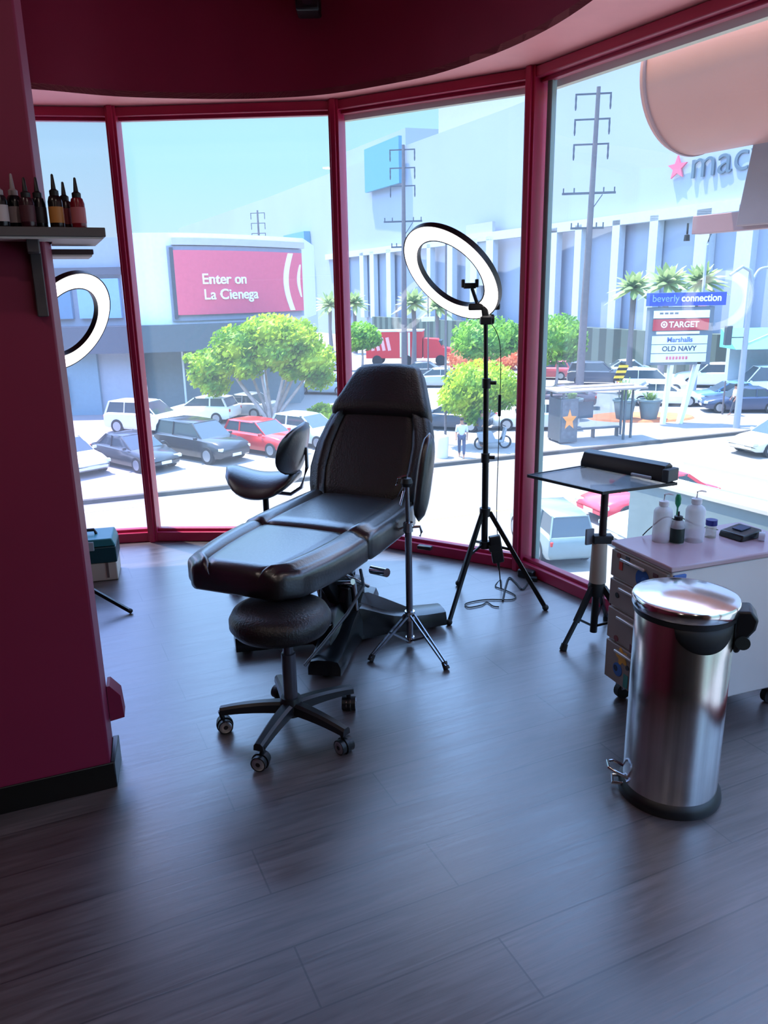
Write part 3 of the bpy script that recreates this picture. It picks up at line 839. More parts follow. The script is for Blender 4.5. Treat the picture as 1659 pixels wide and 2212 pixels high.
# ================================================================== TOOL BOX on crate
cb = G(222, 1258)
cr_ = thing('storage_crate', 'cream plastic crate on the floor under the teal toolbox', 'crate', (-1.665, 4.13, 0), radians(14))
cream = mat('cream_plastic', 'cfc6b4', 0.5)
MB().box((0, 0, 0.051), (0.36, 0.22, 0.102)).build('crate_body', cream, cr_, bev=0.006)
for x_ in (-0.10, 0.02, 0.13):
    MB().box((x_, -0.112, 0.06), (0.012, 0.004, 0.085)).build('crate_slot', mat('slot_shadow', '6a5a54', 0.7), cr_)
tb = thing('toolbox', 'teal plastic toolbox with dark lid standing on the cream crate', 'toolbox', (-1.665, 4.13, 0.104), radians(14))
MB().box((0, 0, 0.045), (0.37, 0.23, 0.09)).build('box_body', mat('deep_teal', '0f4348', 0.4), tb, bev=0.006)
mb = MB(); mb.loft([[(x_, -0.115 * k, z_) for x_, z_ in ((-0.185, 0.092), (0.185, 0.092), (0.168, 0.136), (-0.168, 0.136))] for k in (1, -1)])
mb.build('box_lid', mat('teal_plastic', '2f7f84', 0.35), tb, bev=0.006)
MB().tube([(-0.08, 0, 0.136), (-0.07, 0, 0.16), (0.07, 0, 0.16), (0.08, 0, 0.136)], 0.009, 10).build('handle', blackm, tb)
mb = MB(); mb.box((0.06, -0.118, 0.10), (0.03, 0.012, 0.05)); mb.build('latch', mat('latch_grey', 'a9b4b8', 0.3), tb, bev=0.003)

# ================================================================== SIDE TRAY ON TRIPOD
tp = V((0.93, 3.23, 0))
tr = thing('tray_table', 'smoky glass topped laptop tray on a black tripod by the right window', 'table', tp)
trayg = bpy.data.materials.new('smoky_tray_glass'); trayg.use_nodes = True
_b = trayg.node_tree.nodes['Principled BSDF']; _b.inputs['Base Color'].default_value = (0.16, 0.19, 0.22, 1); _b.inputs['Roughness'].default_value = 0.12; _b.inputs['Alpha'].default_value = 0.72
corn = [G(1140, 1026, .70), G(1302, 1063, .70), G(1460, 1043, .70), G(1278, 1003, .70)]
cc_ = [(q.x - tp.x, q.y - tp.y) for q in corn]
MB().prism(cc_, 0.692, 0.70).build('tray_top', trayg, tr, smooth=0)
MB().strip(cc_ + [cc_[0]], 0.008, 0.012, 0.690).build('tray_edge', blackm, tr, smooth=0)
MB().cyl((0, -0.03, 0.44), (0, -0.03, 0.69), 0.016).build('pole', mat('dark_brown_metal', '2a1c1e', 0.4, 0.3), tr)
MB().box((0, -0.03, 0.685), (0.10, 0.10, 0.012)).build('mount_plate', blackm, tr)
mb = MB(); mb.box((0.0, -0.03, 0.465), (0.085, 0.05, 0.035)); mb.build('clamp_head', blackm, tr, bev=0.004)
mb = MB(); mb.lathe([(0.036, 0.27), (0.032, 0.45)], (-0.01, -0.03, 0), seg=20); mb.build('sleeve', mat('beige_sleeve', 'a89a8c', 0.5), tr)
MB().box((-0.055, -0.03, 0.475), (0.04, 0.012, 0.07), rz=0.4).build('side_plate', mat('plate_grey', '7c8590', 0.4), tr, bev=0.003)
MB().lathe([(0.0, 0.21), (0.034, 0.21), (0.038, 0.25), (0.03, 0.28), (0, 0.28)], (-0.012, -0.03, 0), seg=20, cap=False).build('hub', blackm, tr)
MB().cyl((-0.015, -0.03, 0.035), (-0.012, -0.03, 0.24), 0.016).build('centre_column', blackmet, tr)
for q in (G(1216, 1405), tp + V((0.17, -0.16, 0)), tp + V((0.10, 0.17, 0))):
    g = q - tp; g.z = 0; d = (g - V((-0.012, -0.03, 0))).normalized(); h0 = V((-0.012, -0.03, 0.25)) + d * 0.03
    mb = MB(); mb.bar(h0, h0 * 0.45 + g * 0.55, 0.018, 0.024); mb.bar(h0 * 0.5 + g * 0.5, g + V((0, 0, 0.015)), 0.013, 0.017)
    mb.bar(V((-0.015, -0.03, 0.06)), h0 * 0.5 + g * 0.5 + V((0, 0, 0.0)), 0.006, 0.010)
    lg = mb.build('leg', blackmet, tr)
    MB().tube([g * 0.95 + V((0, 0, 0.028)), g + V((0, 0, 0.002))], [0.014, 0.016], 12).build('rubber_foot', blackr, lg)
a_, b_2 = G(1262, 1008, .70), G(1452, 1046, .70)
md = (a_ + b_2) / 2; an = atan2(b_2.y - a_.y, b_2.x - a_.x); ln = (b_2 - a_).length
pr = thing('label_printer', 'long black portable printer lying on the smoky tray', 'printer', (md.x + .015, md.y + .03, 0.703), an)
mb = MB(); mb.loft([[(x_, y_, z_) for y_, z_ in ((-0.04, 0), (0.035, 0), (0.035, 0.060), (0.015, 0.074), (-0.02, 0.064), (-0.04, 0.02))] for x_ in (-ln / 2, ln / 2 - 0.03)])
mb.build('printer_body', mat('printer_black', '0b0c12', 0.35), pr, bev=0.003)
MB().box((ln / 2 - 0.015, -0.002, 0.028), (0.03, 0.078, 0.055)).build('end_cap', mat('printer_grey', '34383c', 0.5), pr, bev=0.004)
MB().box((ln * .22, -0.043, 0.010), (0.10, 0.012, 0.012)).build('paper_slot', mat('slot_white', 'b8bcc4', 0.5), pr, bev=0.003)

# ================================================================== DRAWER CART
ccor = V((0.935, 2.41, 0)); cn = V((-0.34, 0.94, 0)).normalized(); cuv = V((0.957, 0.29, 0)).normalized()
cu_ = V((cn.y, -cn.x, 0))
cart = thing('drawer_cart', 'grey drawer cart with stickers on its front and white side panel', 'cart', ccor, atan2(cu_.y, cu_.x))
LC, WC, Z0, Z1 = 0.58, 0.31, 0.085, 0.60
MB().box((LC / 2, WC / 2, (Z0 + Z1) / 2), (LC, WC, Z1 - Z0)).build('cart_body', mat('cart_white', 'dedad8', 0.45), cart, bev=0.008, seg=3)
MB().box((LC / 2 - 0.004, WC / 2, Z1 + 0.010), (LC + 0.012, WC + 0.012, 0.02)).build('cart_top', mat('cart_top_lilac', 'b59aa4', 0.22, spec=0.6), cart, bev=0.005, seg=2)
greyf = mat('cart_front_grey', '8f8480', 0.5, noise_amt=0.08, noise_scale=8)
zs = [(0.09, 0.245), (0.25, 0.375), (0.38, 0.485), (0.49, 0.595)]
stick = [mat('sticker_%d' % i, c_, 0.4) for i, c_ in enumerate(('1f4f9a', '3a6ab8', 'e2a33a', 'c8402f', '16243f', '3f8f8a', '5a2a34', '7a3a3a', '262a2c'))]
deco = {0: [('disc', 0.225, 0.060, 0.026, 1), ('disc', 0.235, 0.062, 0.012, 4), ('box', 0.135, 0.075, (0.03, 0.09), 8), ('box', 0.175, 0.035, (0.025, 0.05), 5), ('disc', 0.17, 0.09, 0.009, 8), ('blob', 0.205, 0.118, 0.028, 2)],
        1: [('box', 0.14, 0.012, (0.05, 0.03), 6), ('disc', 0.245, 0.015, 0.012, 7)],
        2: [('box', 0.115, 0.055, (0.06, 0.022), 1), ('disc', 0.255, 0.05, 0.010, 8), ('disc', 0.15, 0.08, 0.018, 6)],
        3: [('disc', 0.125, 0.045, 0.036, 0), ('disc', 0.115, 0.04, 0.016, 1), ('box', 0.245, 0.055, (0.018, 0.03), 3), ('box', 0.21, 0.085, (0.02, 0.03), 8), ('box', 0.06, 0.080, (0.025, 0.015), 6), ('disc', 0.26, 0.090, 0.010, 7)]}
for i, (za, zb) in enumerate(zs):
    dr = MB().box((-0.006, WC / 2, (za + zb) / 2), (0.016, WC - 0.015, zb - za - 0.006)).build('drawer', greyf, cart, bev=0.003)
    MB().box((-0.022, WC * 0.56, zb - 0.022), (0.012, 0.13, 0.010)).build('drawer_handle', mat('handle_pale', 'c9c2be', 0.3, 0.5), dr, bev=0.003)
    for kind, y_, z_, s_, c_ in deco[i]:
        mb = MB(); x0, x1 = -0.0142, -0.0156 - 0.0001 * c_
        if kind == 'disc':
            mb.cyl((x0, y_, za + z_), (x1, y_, za + z_), s_, seg=24)
        elif kind == 'box':
            mb.box(((x0 + x1) / 2, y_, za + z_), (abs(x1 - x0), s_[0], s_[1]))
        else:
            ring = [(y_ + cos(a) * s_ * (1 + 0.25 * cos(5 * a)), za + z_ + sin(a) * s_ * (1 + 0.25 * cos(5 * a))) for a in [2 * pi * q / 40 for q in range(40)]]
            mb.loft([[(x0, a, b) for a, b in ring], [(x1, a, b) for a, b in ring]])
        mb.build('sticker', stick[c_], dr, smooth=0)
MB().box((0.028, -0.0045, 0.575), (0.05, 0.008, 0.03)).build('sticker', stick[1], cart, bev=0.002)
for x_, y_ in ((0.05, 0.04), (0.05, WC - 0.04), (LC - 0.05, 0.04), (LC - 0.05, WC - 0.04)):
    cs = MB().cyl((x_, y_ - 0.012, 0.032), (x_, y_ + 0.012, 0.032), 0.032).build('caster', blackr, cart)
    MB().box((x_, y_, 0.062), (0.04, 0.04, 0.045)).build('caster_fork', dullch, cs, bev=0.004)

ZT = 0.62
def on_cart(px, py):
    g = G(px, py, ZT); return (g.x, g.y, ZT)
plast = mat('frosted_plastic', 'e6e8f0', 0.35, alpha=0.62)
def squeeze(px, py, h, r, label):
    b = thing('squeeze_bottle', label, 'bottle', on_cart(px, py))
    MB().lathe([(0.0, 0), (r * .95, 0), (r, 0.006), (r, h * 0.62), (r * 0.85, h * 0.68), (r * 0.45, h * 0.73), (r * .45, h * 0.76)], seg=28).build('bottle_body', plast, b)
    MB().lathe([(r * .52, h * 0.75), (r * .52, h * 0.84), (r * .2, h * 0.86)], seg=20).build('bottle_cap', mat('cap_white', 'e9e9ee', 0.4, alpha=0.8), b)
    MB().tube([(0, 0, h * .85), (0, 0, h * .98), (0.012, -0.004, h * 1.0), (0.028, -0.008, h * 0.985)], 0.0035, 8).build('spout', _M['cap_white'], b)
    return b
squeeze(1428, 1168, 0.175, 0.033, 'frosted squeeze bottle with spout left of the green soap bottle')
squeeze(1497, 1168, 0.185, 0.034, 'frosted squeeze bottle with spout behind the blue capped jar')
gb = thing('soap_bottle', 'dark green liquid bottle with black cap on the cart', 'bottle', on_cart(1461, 1172))
MB().lathe([(0.0, 0), (0.0235, 0), (0.0245, 0.004), (0.0245, 0.062), (0.020, 0.078), (0.013, 0.086)], seg=24).build('bottle_body', mat('bottle_clear_grey', 'b9bdc6', 0.2, alpha=0.75), gb)
MB().lathe([(0.0250, 0.004), (0.0250, 0.056)], seg=24, cap=False).build('bottle_label', mat('dark_green_label', '0f2a22', 0.35), gb)
MB().lathe([(0.0145, 0.084), (0.0145, 0.098), (0.004, 0.1), (0.003, 0.115)], seg=18).build('bottle_cap', blackm, gb)
gp = thing('green_dropper', 'green plastic tip standing in front of the squeeze bottles', 'dropper', on_cart(1458, 1163))
MB().lathe([(0.0, 0.0), (0.004, 0.0), (0.003, 0.115), (0.010, 0.13), (0.011, 0.150), (0.006, 0.165), (0, 0.166)], seg=14, cap=False).build('dropper_tip', mat('green_plastic', '1c8a5c', 0.35), gp)
bj = thing('sample_jar', 'small clear jar with dark blue lid on the cart', 'jar', on_cart(1534, 1160))
MB().lathe([(0.0, 0), (0.019, 0), (0.019, 0.045), (0.016, 0.05)], seg=22).build('jar_body', mat('jar_clear', 'd6d9c8', 0.15, alpha=0.5), bj)
MB().lathe([(0.0, 0.046), (0.0205, 0.046), (0.0205, 0.066), (0, 0.066)], seg=22, cap=False).build('jar_lid', mat('navy_lid', '16247a', 0.35), bj)
pm = thing('power_supply', 'black tattoo power supply unit on the cart beside the jar', 'power supply', on_cart(1600, 1160), radians(28))
mb = MB(); mb.loft([[(-0.055, y_, 0), (0.05, y_, 0), (0.055, y_, 0.032), (-0.045, y_, 0.022)] for y_ in (-0.045, 0.055)])
mb.build('unit_body', mat('unit_black', '0c0e14', 0.3), pm, bev=0.006, seg=3)
MB().box((0.012, 0.01, 0.0305), (0.05, 0.04, 0.003), rot=Matrix.Rotation(radians(-5), 3, 'Y')).build('unit_screen', mat('unit_screen', '4a5a78', 0.12), pm)
tp_ = thing('tape_roll', 'small roll of clear tape at the right end of the cart', 'tape', on_cart(1645, 1168), radians(-30))
MB().lathe([(0.008, -0.01), (0.016, -0.01), (0.016, 0.01), (0.008, 0.01), (0.008, -0.01)], (0, 0, 0.016), axis=(1, 0, 0), seg=24, cap=False).build('tape_ring', mat('tape_clear', 'dfe3ee', 0.2, alpha=0.7), tp_)
p0 = V(on_cart(1461, 1172)) + V((0, 0, 0.085)); p1 = V(on_cart(1388, 1160))
o = MB().tube(crv([p0 + V((-0.012, 0, 0.0)), p0 * .6 + p1 * .4 + V((0, 0, 0.035)), p0 * .2 + p1 * .8 + V((0, 0, 0.02)), p1 + V((0, 0, 0.006))]), 0.0022, 6).build('clip_cord', mat('cord_dark', '1c2a30', 0.5))
tag(o, 'thin dark clip cord arching over the left of the cart', 'cord')
p1 = V(on_cart(1550, 1150))
o = MB().tube(crv([p0 + V((0.02, 0.03, 0.0)), p0 * .5 + p1 * .5 + V((0, 0.01, 0.0)), p1 + V((0, 0, 0.01))]), 0.002, 6).build('clip_cord', mat('cord_olive', '6a6a50', 0.5))
tag(o, 'thin olive cord sagging from the squeeze bottles to the jar', 'cord')

# ================================================================== STEP BIN
bn = thing('step_bin', 'tall brushed steel pedal bin with domed lid in the right foreground', 'bin', (0.862, 2.105, 0))
RB = 0.137
MB().lathe([(0.0, 0.03), (RB, 0.03), (RB, 0.595), (RB - 0.004, 0.6)], seg=96, cap=False).build('bin_body', steel, bn, smooth=40)
MB().lathe([(0.0, 0.0), (RB + 0.012, 0.0), (RB + 0.015, 0.012), (RB + 0.012, 0.028), (RB, 0.04), (RB - .01, 0.04)], seg=64, cap=False).build('base_ring', blackm, bn, smooth=40)
MB().lathe([(RB - 0.01, 0.59), (RB + 0.004, 0.595), (RB + 0.008, 0.612), (RB - 0.01, 0.612)], seg=64, cap=False).build('collar', blackm, bn)
MB().lathe([(RB, 0.613), (RB + 0.009, 0.614), (RB + 0.011, 0.620), (RB + 0.011, 0.640), (RB + 0.008, 0.645), (0.138, 0.6475), (0.125, 0.650), (0.10, 0.6545), (0.07, 0.6585), (0.035, 0.661), (0.0, 0.662)], seg=96, cap=False).build('lid', steel2, bn, smooth=32)
# black grip recess below the lid
mb = MB(); rows = []
for k in range(25):
    s_ = -1 + k / 12
    a = radians(-82) + s_ * radians(40)
    dz = 0.075 * sqrt(max(0, 1 - s_ * s_))
    rows.append([(cos(a) * (RB + 0.0025), sin(a) * (RB + 0.0025), 0.598), (cos(a) * (RB + 0.0025), sin(a) * (RB + 0.0025), 0.598 - dz * 0.5), (cos(a) * (RB + 0.0025), sin(a) * (RB + 0.0025), 0.5975 - dz)])
mb.loft(rows, cap=False, closed=False); o = mb.build('grip_recess', blackr, bn)
md_ = o.modifiers.new('sol', 'SOLIDIFY'); md_.thickness = 0.002
ha = radians(-20)
mb = MB(); R3 = Matrix.Rotation(ha, 3, 'Z')
def hp(x_, y_, z_): return R3 @ V((x_, y_, z_))
mb.loft([[hp(x_, y_, z_) for x_, z_ in ((RB - 0.005, 0.625), (RB + 0.035, 0.63), (RB + 0.055, 0.605), (RB + 0.05, 0.575), (RB + 0.03, 0.545), (RB + 0.012, 0.50), (RB - 0.002, 0.50))] for y_ in (-0.04, 0.04)])
mb.build('lid_hinge', blackm, bn, bev=0.008, seg=3)
mb = MB(); mb.cyl(hp(RB + 0.02, -0.045, 0.535), hp(RB + 0.02, 0.045, 0.535), 0.02); mb.build('hinge_barrel', mat('hinge_grey', '2d3534', 0.4), bn)
pa = radians(172); R4 = Matrix.Rotation(pa, 3, 'Z')
pts = [R4 @ V(q) for q in ((RB - 0.01, -0.03, 0.055), (RB + 0.03, -0.03, 0.075), (RB + 0.048, -0.015, 0.08), (RB + 0.048, 0.02, 0.08), (RB + 0.03, 0.035, 0.075), (RB - 0.01, 0.035, 0.055))]
MB().tube(pts, 0.005, 10).build('pedal', chrome, bn)
pts = [R4 @ V(q) for q in ((RB - 0.01, -0.02, 0.03), (RB + 0.03, -0.02, 0.028), (RB + 0.034, 0.02, 0.028), (RB - 0.01, 0.025, 0.03))]
MB().tube(pts, 0.005, 10).build('pedal_arm', chrome, bn)
# ================================================================== THE STREET
road = mat('pale_road', (0.21, 0.197, 0.18), 0.85, noise_amt=0.06, noise_scale=0.15)
walk = mat('pale_concrete', (0.27, 0.255, 0.245), 0.85, noise_amt=0.05, noise_scale=0.4)
kerbm = mat('kerb_grey', (0.07, 0.065, 0.06), 0.9)
o = MB().box((0, 120, ST - 0.05), (420, 330, 0.1)).build('floor_street', road, smooth=0); struct(o)
kd = V((0.930, 0.368, 0)); kn = V((-0.368, 0.930, 0)); k0 = V((-11.1, 27.75, 0))
def kp(s_, t_): q = k0 + kd * s_ + kn * t_; return (q.x, q.y)
o = MB().prism([kp(-60, 0), kp(75, 0), kp(75, 190), kp(-60, 190)], ST, ST + 0.14).build('floor_sidewalk', walk, smooth=0); struct(o)
o = MB().prism([kp(-60, -0.12), kp(75, -0.12), kp(75, 0.10), kp(-60, 0.10)], ST, ST + 0.15).build('trim_11', kerbm, smooth=0); struct(o)
for k, (s_, w_, c_) in enumerate(((-1.2, 0.10, 'c8b98a'), (-7.2, 0.12, 'd8c060'))):
    o = MB().prism([kp(-60, s_), kp(75, s_), kp(75, s_ - w_), kp(-60, s_ - w_)], ST + 0.001, ST + 0.008).build('trim_%d' % (12 + k), mat('road_line_%d' % k, c_, 0.8), smooth=0); struct(o)
SW = ST + 0.14

# ------------------------------------------------------------------ mall
mallw = mat('mall_cladding', (0.31, 0.36, 0.47), 0.6, noise_amt=0.05, noise_scale=0.06)
mallr = mat('mall_rib', (0.50, 0.56, 0.62), 0.6)
mallg = mat('mall_teal_glass', (0.10, 0.28, 0.38), 0.35)
malld = striped('mall_base_green', '2f3f3a', '55645c', 0, 0.5, 0.5)
ml = thing('shopping_mall', 'huge pale blue-white shopping mall filling the background', 'building', (0, 0, ST))
MP = [(-60, 250), (-48, 226), (-22.5, 174), (-8, 142), (14.5, 95), (28, 63), (40, 34.5), (60, 34.5), (60, 250)]
MB().prism(MP, 0, 23.6 - ST - 3.0).build('main_block', mallw, ml, smooth=0)
MB().prism([(-8, 146), (-4, 138), (4.0, 121.5), (9, 123), (16, 150)], 20.0, 29.4).build('roof_parapet', mallw, ml, smooth=0)
MB().prism([(17.2, 97), (30, 66), (44, 34), (60, 34), (60, 200), (17.2, 200)], 15, 48).build('tower_block', mallw, ml, smooth=0)
MB().prism([(8, 112), (24, 78), (34, 84), (20, 125)], 20, 32.0).build('upper_block', mat('mall_upper', (0.38, 0.40, 0.45), 0.6), ml, smooth=0)
def mseg(px, a, b):
    """plan point on the facade line a-b seen along column px"""
    r = ray(px, 622); ax, ay = a; dx, dy = b[0] - ax, b[1] - ay
    t = (ax * r.y - ay * r.x) / (dy * r.x - dx * r.y)
    return V((ax + dx * t, ay + dy * t, 0))
fa, fb = (-8, 142), (28, 63)
fd = (V((*fb, 0)) - V((*fa, 0))).normalized(); fn = V((fd.y, -fd.x, 0))
if fn.y > 0: fn = -fn
def fbox(p, w, z0, z1, dep, out_):
    c = p + fn * (out_)
    return (V((c.x, c.y, (z0 + z1) / 2)), (w, dep, z1 - z0))
frz = atan2(fd.y, fd.x)
mb = MB()                                                   # projecting cornice over the ribs
a_, b_ = V((*fa, 0)), V((*fb, 0)); m_ = (a_ + b_) / 2
mb.box((*(m_ + fn * 0.2 + V((0, 0, 13.15)))[:2], 13.1), ((b_ - a_).length + 4, 0.9, 0.9), rz=frz)
mb.build('cornice', mallr, ml, smooth=0)
for px in (752, 790, 812, 848, 935, 980, 1032, 1066, 1200, 1255, 1335, 1415, 1520, 1610):
    p = mseg(px, fa, fb) + fn * 0.3
    MB().box((p.x, p.y, 8.2), (1.5 if px % 2 == 0 else 1.0, 0.7, 9.8), rz=frz).build('rib', mallr, ml, smooth=0)
lo = mseg(822, fa, fb); hi = V((*fb, 0)) + fd * 14
m_ = (lo + hi) / 2 + fn * 0.9
mgb = striped('mall_base_green', '2f3f3a', '55645c', 0, 0.5, 0.5) if False else malld
MB().box((0, 0, 0), ((hi - lo).length, 1.2, 3.6)).build('base_band', malld, ml, smooth=0, loc=(m_.x, m_.y, 1.75)).rotation_euler = (0, 0, frz)
p1 = mseg(800, fa, fb); p2 = mseg(872, fa, fb); m_ = (p1 + p2) / 2 + fn * 0.3
MB().box((m_.x, m_.y, 24.6), ((p2 - p1).length, 0.5, 6.0), rz=frz).build('glazed_panel', mallg, ml, smooth=0)
fa2, fb2 = (-22.5, 174), (-8, 142)
p1 = mseg(628, (-48, 226), fa2); p2 = mseg(668, fa2, fb2); 
MB().box(((p1.x + p2.x) / 2, (p1.y + p2.y) / 2 - 2, 12.0), ((p2 - p1).length, 1.2, 12), rz=frz).build('glazed_panel', mallg, ml, smooth=0)
p1 = mseg(1012, fa, fb); p2 = mseg(1068, fa, fb); m_ = (p1 + p2) / 2 + fn * 0.25
MB().box((m_.x, m_.y, 11.2), ((p2 - p1).length, 0.4, 7.0), rz=frz).build('recess_panel', mat('mall_recess', (0.38, 0.40, 0.42), 0.7), ml, smooth=0)
# store sign: red star and dark lower-case lettering on the facade
sg_p = V((25.0, 70.2, 0)) + fn * 0.25
Mx = frame(sg_p + V((0, 0, 10.85 - ST)), fd, V((0, 0, 1)))
st_pts = []
for k in range(10):
    a = pi / 2 + k * pi / 5; r_ = 0.95 if k % 2 == 0 else 0.40
    st_pts.append((cos(a) * r_, sin(a) * r_))
mb = MB(); mb.loft([[Mx @ V((x_ * 1.15, y_, z_)) for x_, y_ in st_pts] for z_ in (-0.05, 0.12)])
mb.build('sign_star', mat('sign_red', 'e0607a', 0.5), ml, smooth=0)
Mt = frame(V((25.55, 68.95, 10.75 - ST)) + fn * 0.25, fd, V((0, 0, 1)))
text('sign_lettering', "macy's", 3.15, Mt, mat('sign_grey', '4f6474', 0.5), ml, ext=0.08, align='LEFT', bold=-0.02, font_scale=(1.15, 1))

# ------------------------------------------------------------------ store with the red billboard
stt = thing('store_building', 'grey store building with white curved corner on the left', 'building', (0, 0, ST))
gw = mat('store_pale_grey', '9eb0b6', 0.7, noise_amt=0.03); gd = mat('store_dark_band', '4e5a62', 0.6); wtm = mat('tower_white', (0.72, 0.78, 0.92), 0.6)
tg = mat('store_tint_glass', '5f8fa6', 0.12, spec=0.8)
def zz(z_): return z_ - ST
MB().prism([(-45, 48.4), (-15.3, 49.6), (-15.3, 70), (-45, 70)], 0, zz(4.85)).build('main_wall', gw, stt, smooth=0)
MB().prism([(-45, 48.0), (-13.9, 49.3), (-13.9, 49.7), (-45, 48.6)], zz(2.72), zz(3.15)).build('upper_band', gd, stt, smooth=0)
MB().prism([(-26, 48.85), (-18.6, 49.1), (-18.6, 49.5), (-26, 49.3)], zz(0.2), zz(2.2)).build('tinted_window', tg, stt, smooth=0)
MB().prism([(-18.2, 49.15), (-15.7, 49.25), (-15.7, 49.6), (-18.2, 49.5)], zz(0.2), zz(2.5)).build('tinted_window', mat('blue_glass', '8fc0e0', 0.15), stt, smooth=0)
MB().prism([(-45, 47.2), (-14.5, 48.3), (-5.0, 50.6), (-5.0, 53), (-45, 50)], zz(-1.85), zz(-0.25)).build('canopy_band', gd, stt, smooth=0)
mb = MB(); mb.prism([(-45, 48.1), (-17.5, 49.2), (-17.5, 49.5), (-45, 48.5)], 0, zz(-1.9)); mb.build('storefront', mat('storefront_teal', '6d97a2', 0.35, spec=0.7), stt, smooth=0)
MB().box((-20.5, 48.9, zz(-4.1)), (2.3, 0.3, 1.7), rz=0.04).build('shutter_panel', mat('shutter_blue', 'a0c8d4', 0.4), stt, smooth=0)
MB().prism([(-17.5, 51), (-5.5, 53), (-5.5, 56), (-17.5, 56)], 0, zz(-1.8)).build('shopfront_recess', mat('recess_grey', '76868e', 0.5), stt, smooth=0)
for x_ in (-16.9, -15.2, -12.6, -10.2, -7.6):
    MB().box((x_, 50.0 + (x_ + 17) * .18, zz(-3.8)), (0.12, 0.12, 4.0)).build('shopfront_post', mat('post_white', 'd6dde2', 0.5), stt)
# curved corner
arc = []
for k in range(13):
    t = k / 12
    # from (-14.2,49.2) bulging towards the street, away to the right
    x_ = -14.2 + 9.0 * t; y_ = 49.2 + 7.6 * t ** 1.7 - 0.4 * sin(pi * t)
    arc.append((x_, y_))
body = arc + [(-5.2, 66), (-15.5, 66)]
body = body + [(-15.5, 49.3)]
mb = MB()
lo_, hi_ = [], []
mb.prism(body, zz(-0.25), zz(5.05)); mb.build('corner_block', wtm, stt, smooth=0)
def arcpt(t, o_=0.0):
    x_ = -14.2 + 9.0 * t; y_ = 49.2 + 7.6 * t ** 1.7 - 0.4 * sin(pi * t)
    x2 = -14.2 + 9.0 * (t + .01); y2 = 49.2 + 7.6 * (t + .01) ** 1.7 - 0.4 * sin(pi * (t + .01))
    d = V((x2 - x_, y2 - y_, 0)).normalized(); n = V((d.y, -d.x, 0))
    return V((x_, y_, 0)) + n * o_
def arcpanel(t0, t1, z0, z1, o_, th, n=16):
    mb = MB()
    rings = []
    for k in range(n + 1):
        t = t0 + (t1 - t0) * k / n
        p, q = arcpt(t, o_), arcpt(t, o_ - th)
        rings.append([p + V((0, 0, zz(z0))), p + V((0, 0, zz(z1))), q + V((0, 0, zz(z1))), q + V((0, 0, zz(z0)))])
    return mb.loft(rings)
arcpanel(0.20, 0.98, 4.35, 4.75, 0.35, 0.6).build('cornice_band', mat('trim_lilac', 'b9b6c6', 0.6), stt, smooth=0)
arcpanel(0.17, 0.97, -0.05, 4.3, 0.22, 0.3).build('sign_surround', mat('trim_slate', '8b93a6', 0.6), stt, smooth=0)
bbd = arcpanel(0.205, 0.955, 0.30, 4.05, 0.42, 0.25).build('billboard', mat('billboard_rose', (0.72, 0.10, 0.17), 0.5), stt, smooth=0)
arcpanel(0.185, 0.205, 0.1, 4.2, 0.42, 0.2).build('billboard_edge', mat('edge_dark', '39404c', 0.6), stt, smooth=0)
wts = mat('sign_white', 'f2f2f4', 0.5)
def arctext(body_, size, t0, zc):
    # flat lettering laid along the curved board
    cu = bpy.data.curves.new('l', 'FONT'); cu.body = body_; cu.size = size; cu.extrude = 0.03; cu.align_y = 'CENTER'; cu.offset = 0.012
    o = bpy.data.objects.new('l', cu); COL.objects.link(o); bpy.context.view_layer.update()
    me = bpy.data.meshes.new_from_object(o.evaluated_get(bpy.context.evaluated_depsgraph_get()))
    bpy.data.objects.remove(o)
    for v in me.vertices:
        t = t0; s_ = v.co.x
        # walk arc length
        step = 0.004; acc = 0
        p = arcpt(t)
        while acc < s_ and t < 1:
            q = arcpt(t + step); acc += (q - p).length; p = q; t += step
        w = arcpt(t, 0.45 + v.co.z)
        v.co = V((w.x, w.y, zz(zc + v.co.y)))
    me.materials.clear(); me.materials.append(wts)
    ob = bpy.data.objects.new('billboard_lettering', me); COL.objects.link(ob); ob.parent = bbd
arctext('Enter on', 0.86, 0.350, 2.36)
arctext('La Cienega', 0.86, 0.355, 1.45)
for t0, w_, bend, z0, z1 in ((0.845, 0.030, 0.035, 0.35, 4.0), (0.925, 0.018, 0.02, 1.2, 3.3)):
    mb = MB(); rings = []
    for k in range(17):
        s_ = k / 16; z_ = z0 + (z1 - z0) * s_
        bd = -bend * sin(pi * s_) + bend * 0.6
        ww = w_ * (0.35 + 0.65 * sin(pi * s_)) if w_ < 0.02 else w_
        p, q = arcpt(t0 + bd, 0.47), arcpt(t0 + bd + ww, 0.47); p2, q2 = arcpt(t0 + bd, 0.40), arcpt(t0 + bd + ww, 0.40)
        rings.append([a + V((0, 0, zz(z_))) for a in (p, q, q2, p2)])
    mb.loft(rings).build('billboard_arc', wts, bbd, smooth=0)
MB().box((-6.6, 52.2, zz(-1.0)), (0.9, 0.2, 0.6)).build('red_sign', mat('red_sign', 'e04030', 0.5), stt)

